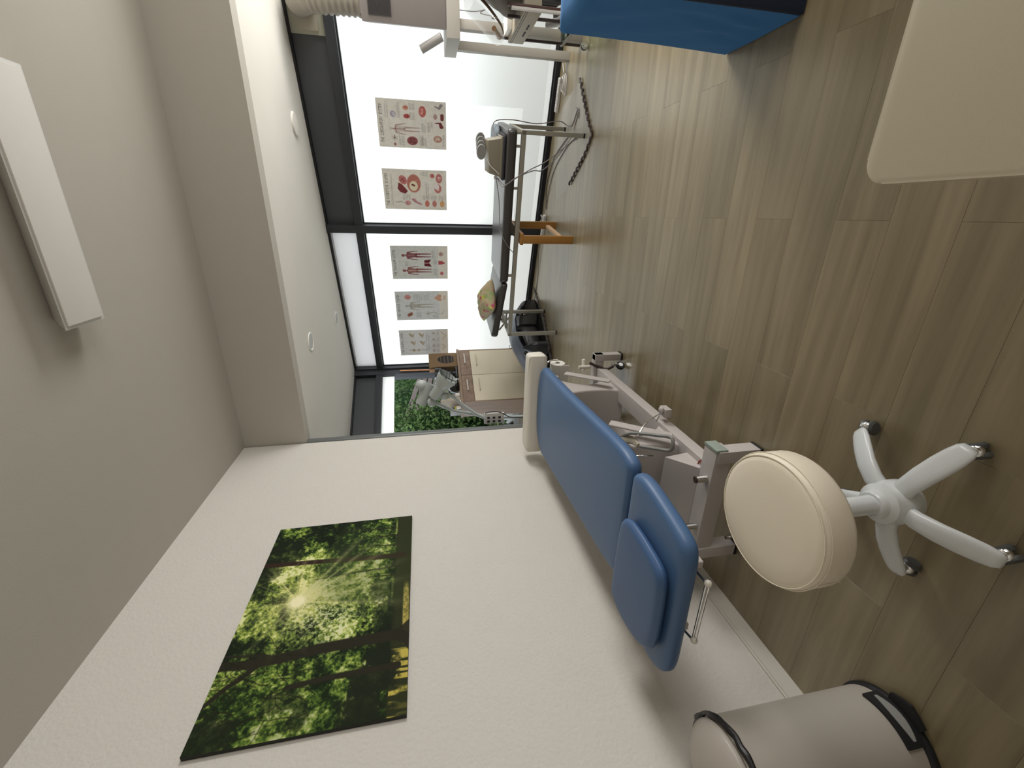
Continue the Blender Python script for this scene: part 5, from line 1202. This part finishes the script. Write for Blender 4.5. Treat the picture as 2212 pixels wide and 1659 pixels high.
for k, (x_, sc_) in enumerate(((1.405, 0.80), (1.42, 0.93), (1.46, 0.99), (1.6, 1.0), (1.8, 1.0), (1.88, 0.97), (1.91, 0.85))):
    rs.append([(x_, 3.80 + (y_ - 3.80) * sc_, 0.72 + (z_ - 0.715) * sc_ + (0.004 * math.sin(y_ * 60))) for y_, z_ in prof_])
g.rings(rs); obj('bag_body', g, TAUPE, t, auto=70)
g = G(); g.tube([(1.40, 3.64, 1.06), (1.385, 3.75, 0.97), (1.38, 3.90, 0.885), (1.375, 4.05, 0.81), (1.37, 4.18, 0.77)], 0.012, n=8, flat=0.4); obj('strap', g, mat('brown_strap', '#5f4636', 0.5), t)
g = G(); g.tube([(1.375, 3.92 + 0.02 * math.cos(a), 0.885 + 0.02 * math.sin(a)) for a in [2 * PI * k / 16 for k in range(16)]], 0.005, n=6, closed=True, smooth=0); obj('metal_ring', g, CHROME, t)
t = thing('plastic_bag', 'clear plastic bag with amber bottle beside the leather bag on the trolley', 'bag', (1.42, 4.1, 0.72))
g = G(); g.tube([(1.345, 3.64, 1.12), (1.335, 3.82, 1.0), (1.33, 4.0, 0.89), (1.33, 4.15, 0.82), (1.345, 4.26, 0.78)], [0.05, 0.055, 0.06, 0.055, 0.02], n=12); obj('clear_bag', g, CLEARP, t)
g = G(); g.cyl((1.335, 4.0, 0.875), (1.335, 4.16, 0.805), 0.018, n=14); tag(obj('amber_bottle', g, mat('amber', '#6e4a1c', 0.25), t), 'amber coloured bottle')
t = thing('blood_pressure_device', 'white handheld medical device with grey cuff on the glass shelf of the trolley', 'medical device', (1.5, 3.85, 0.24))
g = G(); g.tube([(1.40, 4.02, 0.46), (1.41, 3.97, 0.38), (1.43, 3.91, 0.33), (1.46, 3.86, 0.30)], [0.03, 0.045, 0.05, 0.035], n=14, flat=0.55); obj('device_body', g, mat('device_white', '#c5c6c8', 0.3), t)
g = G(); g.ball((1.46, 4.0, 0.33), (0.07, 0.06, 0.08)); obj('cuff', g, PLASTG, t); g = G(); g.ball((1.376, 3.955, 0.37), (0.008, 0.026, 0.022)); obj('display', g, CHROME, t)
g = G(); g.box((1.48, 3.62, 0.26), (1.75, 3.80, 0.56), 0.03); o = obj('black_case', g, BLACKR); o.location = (0, 0.06, -0.0215); tag(o, 'black case standing on the glass shelf of the trolley beside the blue cover', 'case')
cable('hanging_cable', [(1.62, 4.60, 0.78), (1.64, 4.62, 0.90), (1.66, 4.60, 0.86), (1.65, 4.63, 0.95), (1.66, 4.66, 1.085)], 0.004, CBL, 'thin cable hanging below the high white table')

# ------------------------------------------------------------------ blue covered block at the right edge
t = thing('covered_block', 'tall folded block under a blue cotton cover at the right edge', 'foam block', (1.05, 2.05, 0))
def cover_grid():
    g = G(); nu, nv = 60, 44; rr = random.Random(5)
    ring = []
    x0, x1, y0, y1 = 0.765, 1.35, 1.835, 2.265
    per = [(x0, y0), (x0, y1), (x1, y1), (x1, y0)]
    path_ = []
    for i in range(4):
        a = Vector(per[i]); b = Vector(per[(i + 1) % 4]); n_ = 20 if i in (0, 2) else 16
        for k in range(n_): path_.append(a.lerp(b, k / n_))
    c = Vector(((x0 + x1) / 2, (y0 + y1) / 2)); rs = []
    for v in range(nv + 1):
        z = 0.006 + 0.834 * v / nv; r_ = []
        for i, p in enumerate(path_):
            d = (p - c).normalized()
            fl_ = 0.016 * (1 - v / nv) ** 2
            u = i / len(path_)
            wr = (0.007 * math.sin(u * 95 + v * 0.16) * (0.4 + 0.6 * math.sin(v * 0.09 + u * 11)) + 0.005 * math.sin(u * 41 - v * 0.25)) * min(1, v / 8)
            if p.y <= y0 + 0.03: wr *= 0.3
            wr *= min(1.0, min((p - Vector(k_)).length for k_ in per) / 0.12)
            q = p + d * (fl_ + wr); k_ = 0.0
            r_.append((q.x, q.y, z))
        rs.append(r_)
    for k, zz in ((0.97, 0.852), (0.8, 0.858), (0.4, 0.86), (0.05, 0.86)): rs.append([(c.x + (p[0] - c.x) * k, c.y + (p[1] - c.y) * k, zz) for p in rs[nv]])
    g.rings(rs); return g
obj('cotton_cover', cover_grid(), COVER, t, auto=80)
g = G(); g.box((0.752, 1.806, 0.006), (0.83, 1.824, 0.84), 0.004); tag(obj('edge_band', g, NAVY, t), 'dark navy band along the front corner')

# ------------------------------------------------------------------ garden outside
g = G(W1); g.box((-4.6, 0.52, -0.25), (3.4, 0.64, 0.95), 0.01)  # unseen wall, added outside to darken the foot of the frosted panes
struct('wall_pane_shade', g, mat('pane_shade_grey', '#8a8a86', 0.9), 'added unseen low wall shading the lower part of the frosted panes')
struct('ground_outside', G().box((-16, 3.0, -0.25), (16, 20, -0.06)), LAWN, 'pale terrace ground outside the windows', 'ground')
OM = W2
t = thing('garden_fence', 'brown slatted wooden fence in the garden behind the hedge', 'fence', tuple(OM @ Vector((2.3, 3.5, 0))))
fa = Vector((-3.2, 9.4, 0)); fb = Vector((-6.2, 6.6, 0))
fa = OM @ Vector((3.5, 4.15, 0)); fb = OM @ Vector((0.75, 2.62, 0))
for k in range(13):
    z_ = 0.04 + k * 0.133
    a = fa + Vector((0, 0, z_)); b = fb + Vector((0, 0, z_ * 1.24)); g = G(); g.bar(a, b, 0.02, 0.115, bev=0.003); obj('slat', g, FENCEM, t)
for u in (0.05, 0.5, 0.95):
    p = fa.lerp(fb, u); g = G(); q = p + OM.to_3x3() @ Vector((0, 0.06, 0)); g.box((q.x - 0.04, q.y - 0.04, -0.06), (q.x + 0.04, q.y + 0.04, 1.7), 0.003); obj('post', g, FENCEM, t)
def bush(name, c, r, n, seed, lab, ml):
    rr = random.Random(seed)
    t = thing(name, lab, 'bush', (c[0], c[1], -0.06), 'garden bushes outside the clear window')
    g = G()
    for k in range(5):
        a = rr.uniform(0, 6.28); g.tube([(c[0] + 0.05 * math.cos(a), c[1] + 0.05 * math.sin(a), -0.06), (c[0] + 0.2 * r[0] * math.cos(a), c[1] + 0.2 * r[1] * math.sin(a), c[2] * 0.6), (c[0] + 0.6 * r[0] * math.cos(a), c[1] + 0.6 * r[1] * math.sin(a), c[2] + 0.3 * r[2])], [0.03, 0.02, 0.008], n=6)
    obj('stems', g, BARK, t)
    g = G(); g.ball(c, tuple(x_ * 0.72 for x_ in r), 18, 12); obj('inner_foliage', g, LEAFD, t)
    nn = n; rng = np.random.default_rng(seed)
    d = rng.normal(size=(nn, 3)); d /= np.linalg.norm(d, axis=1)[:, None]
    lump = 1 + 0.16 * np.sin(d[:, 0] * 7 + seed) * np.sin(d[:, 1] * 6) + 0.12 * np.sin(d[:, 2] * 9)
    rad = rng.uniform(0.70, 1.02, nn) * lump
    P_ = np.array(c) + d * rad[:, None] * np.array(r)
    a = rng.normal(size=(nn, 3)); a /= np.linalg.norm(a, axis=1)[:, None]
    b = np.cross(a, rng.normal(size=(nn, 3))); b /= np.linalg.norm(b, axis=1)[:, None]
    L = rng.uniform(0.025, 0.055, nn)[:, None]; Wd = L * 0.45
    vs = np.stack([P_ - a * L, P_ + b * Wd, P_ + a * L, P_ - b * Wd], 1).reshape(-1, 3)
    vs[:, 2] = np.maximum(vs[:, 2], -0.05)
    vs -= np.array((c[0], c[1], -0.06))
    me = bpy.data.meshes.new('leaves'); me.from_pydata(vs.tolist(), [], [[4 * i, 4 * i + 1, 4 * i + 2, 4 * i + 3] for i in range(nn)])
    me.materials.append(ml); o = bpy.data.objects.new('leaves', me); COL.objects.link(o); o.parent = t; o['kind'] = 'stuff'
LG = mat('leaf_light', '#587040', 0.9, spec=0.1, var=0.5, vscale=3)
def OP(x, y, z): p = OM @ Vector((x, y, z)); return (p.x, p.y, p.z)
bush('garden_bush', OP(-0.35, 1.75, 1.2), (0.98, 0.6, 1.4), 9000, 3, 'leafy green bush in the garden nearest the wall post', LG)
bush('garden_bush', OP(4.6, 6.9, 1.9), (1.4, 1.0, 1.9), 9000, 4, 'tall green bush behind the garden fence, right side of the view', LEAF)
bush('garden_bush', OP(2.4, 5.2, 1.9), (1.3, 0.8, 1.9), 9000, 6, 'green bush rising behind the garden fence in the middle of the view', LEAF)
bush('garden_bush', OP(7.5, 10.5, 2.2), (2.4, 1.6, 2.6), 5000, 9, 'far green bush at the back of the garden', LEAF)
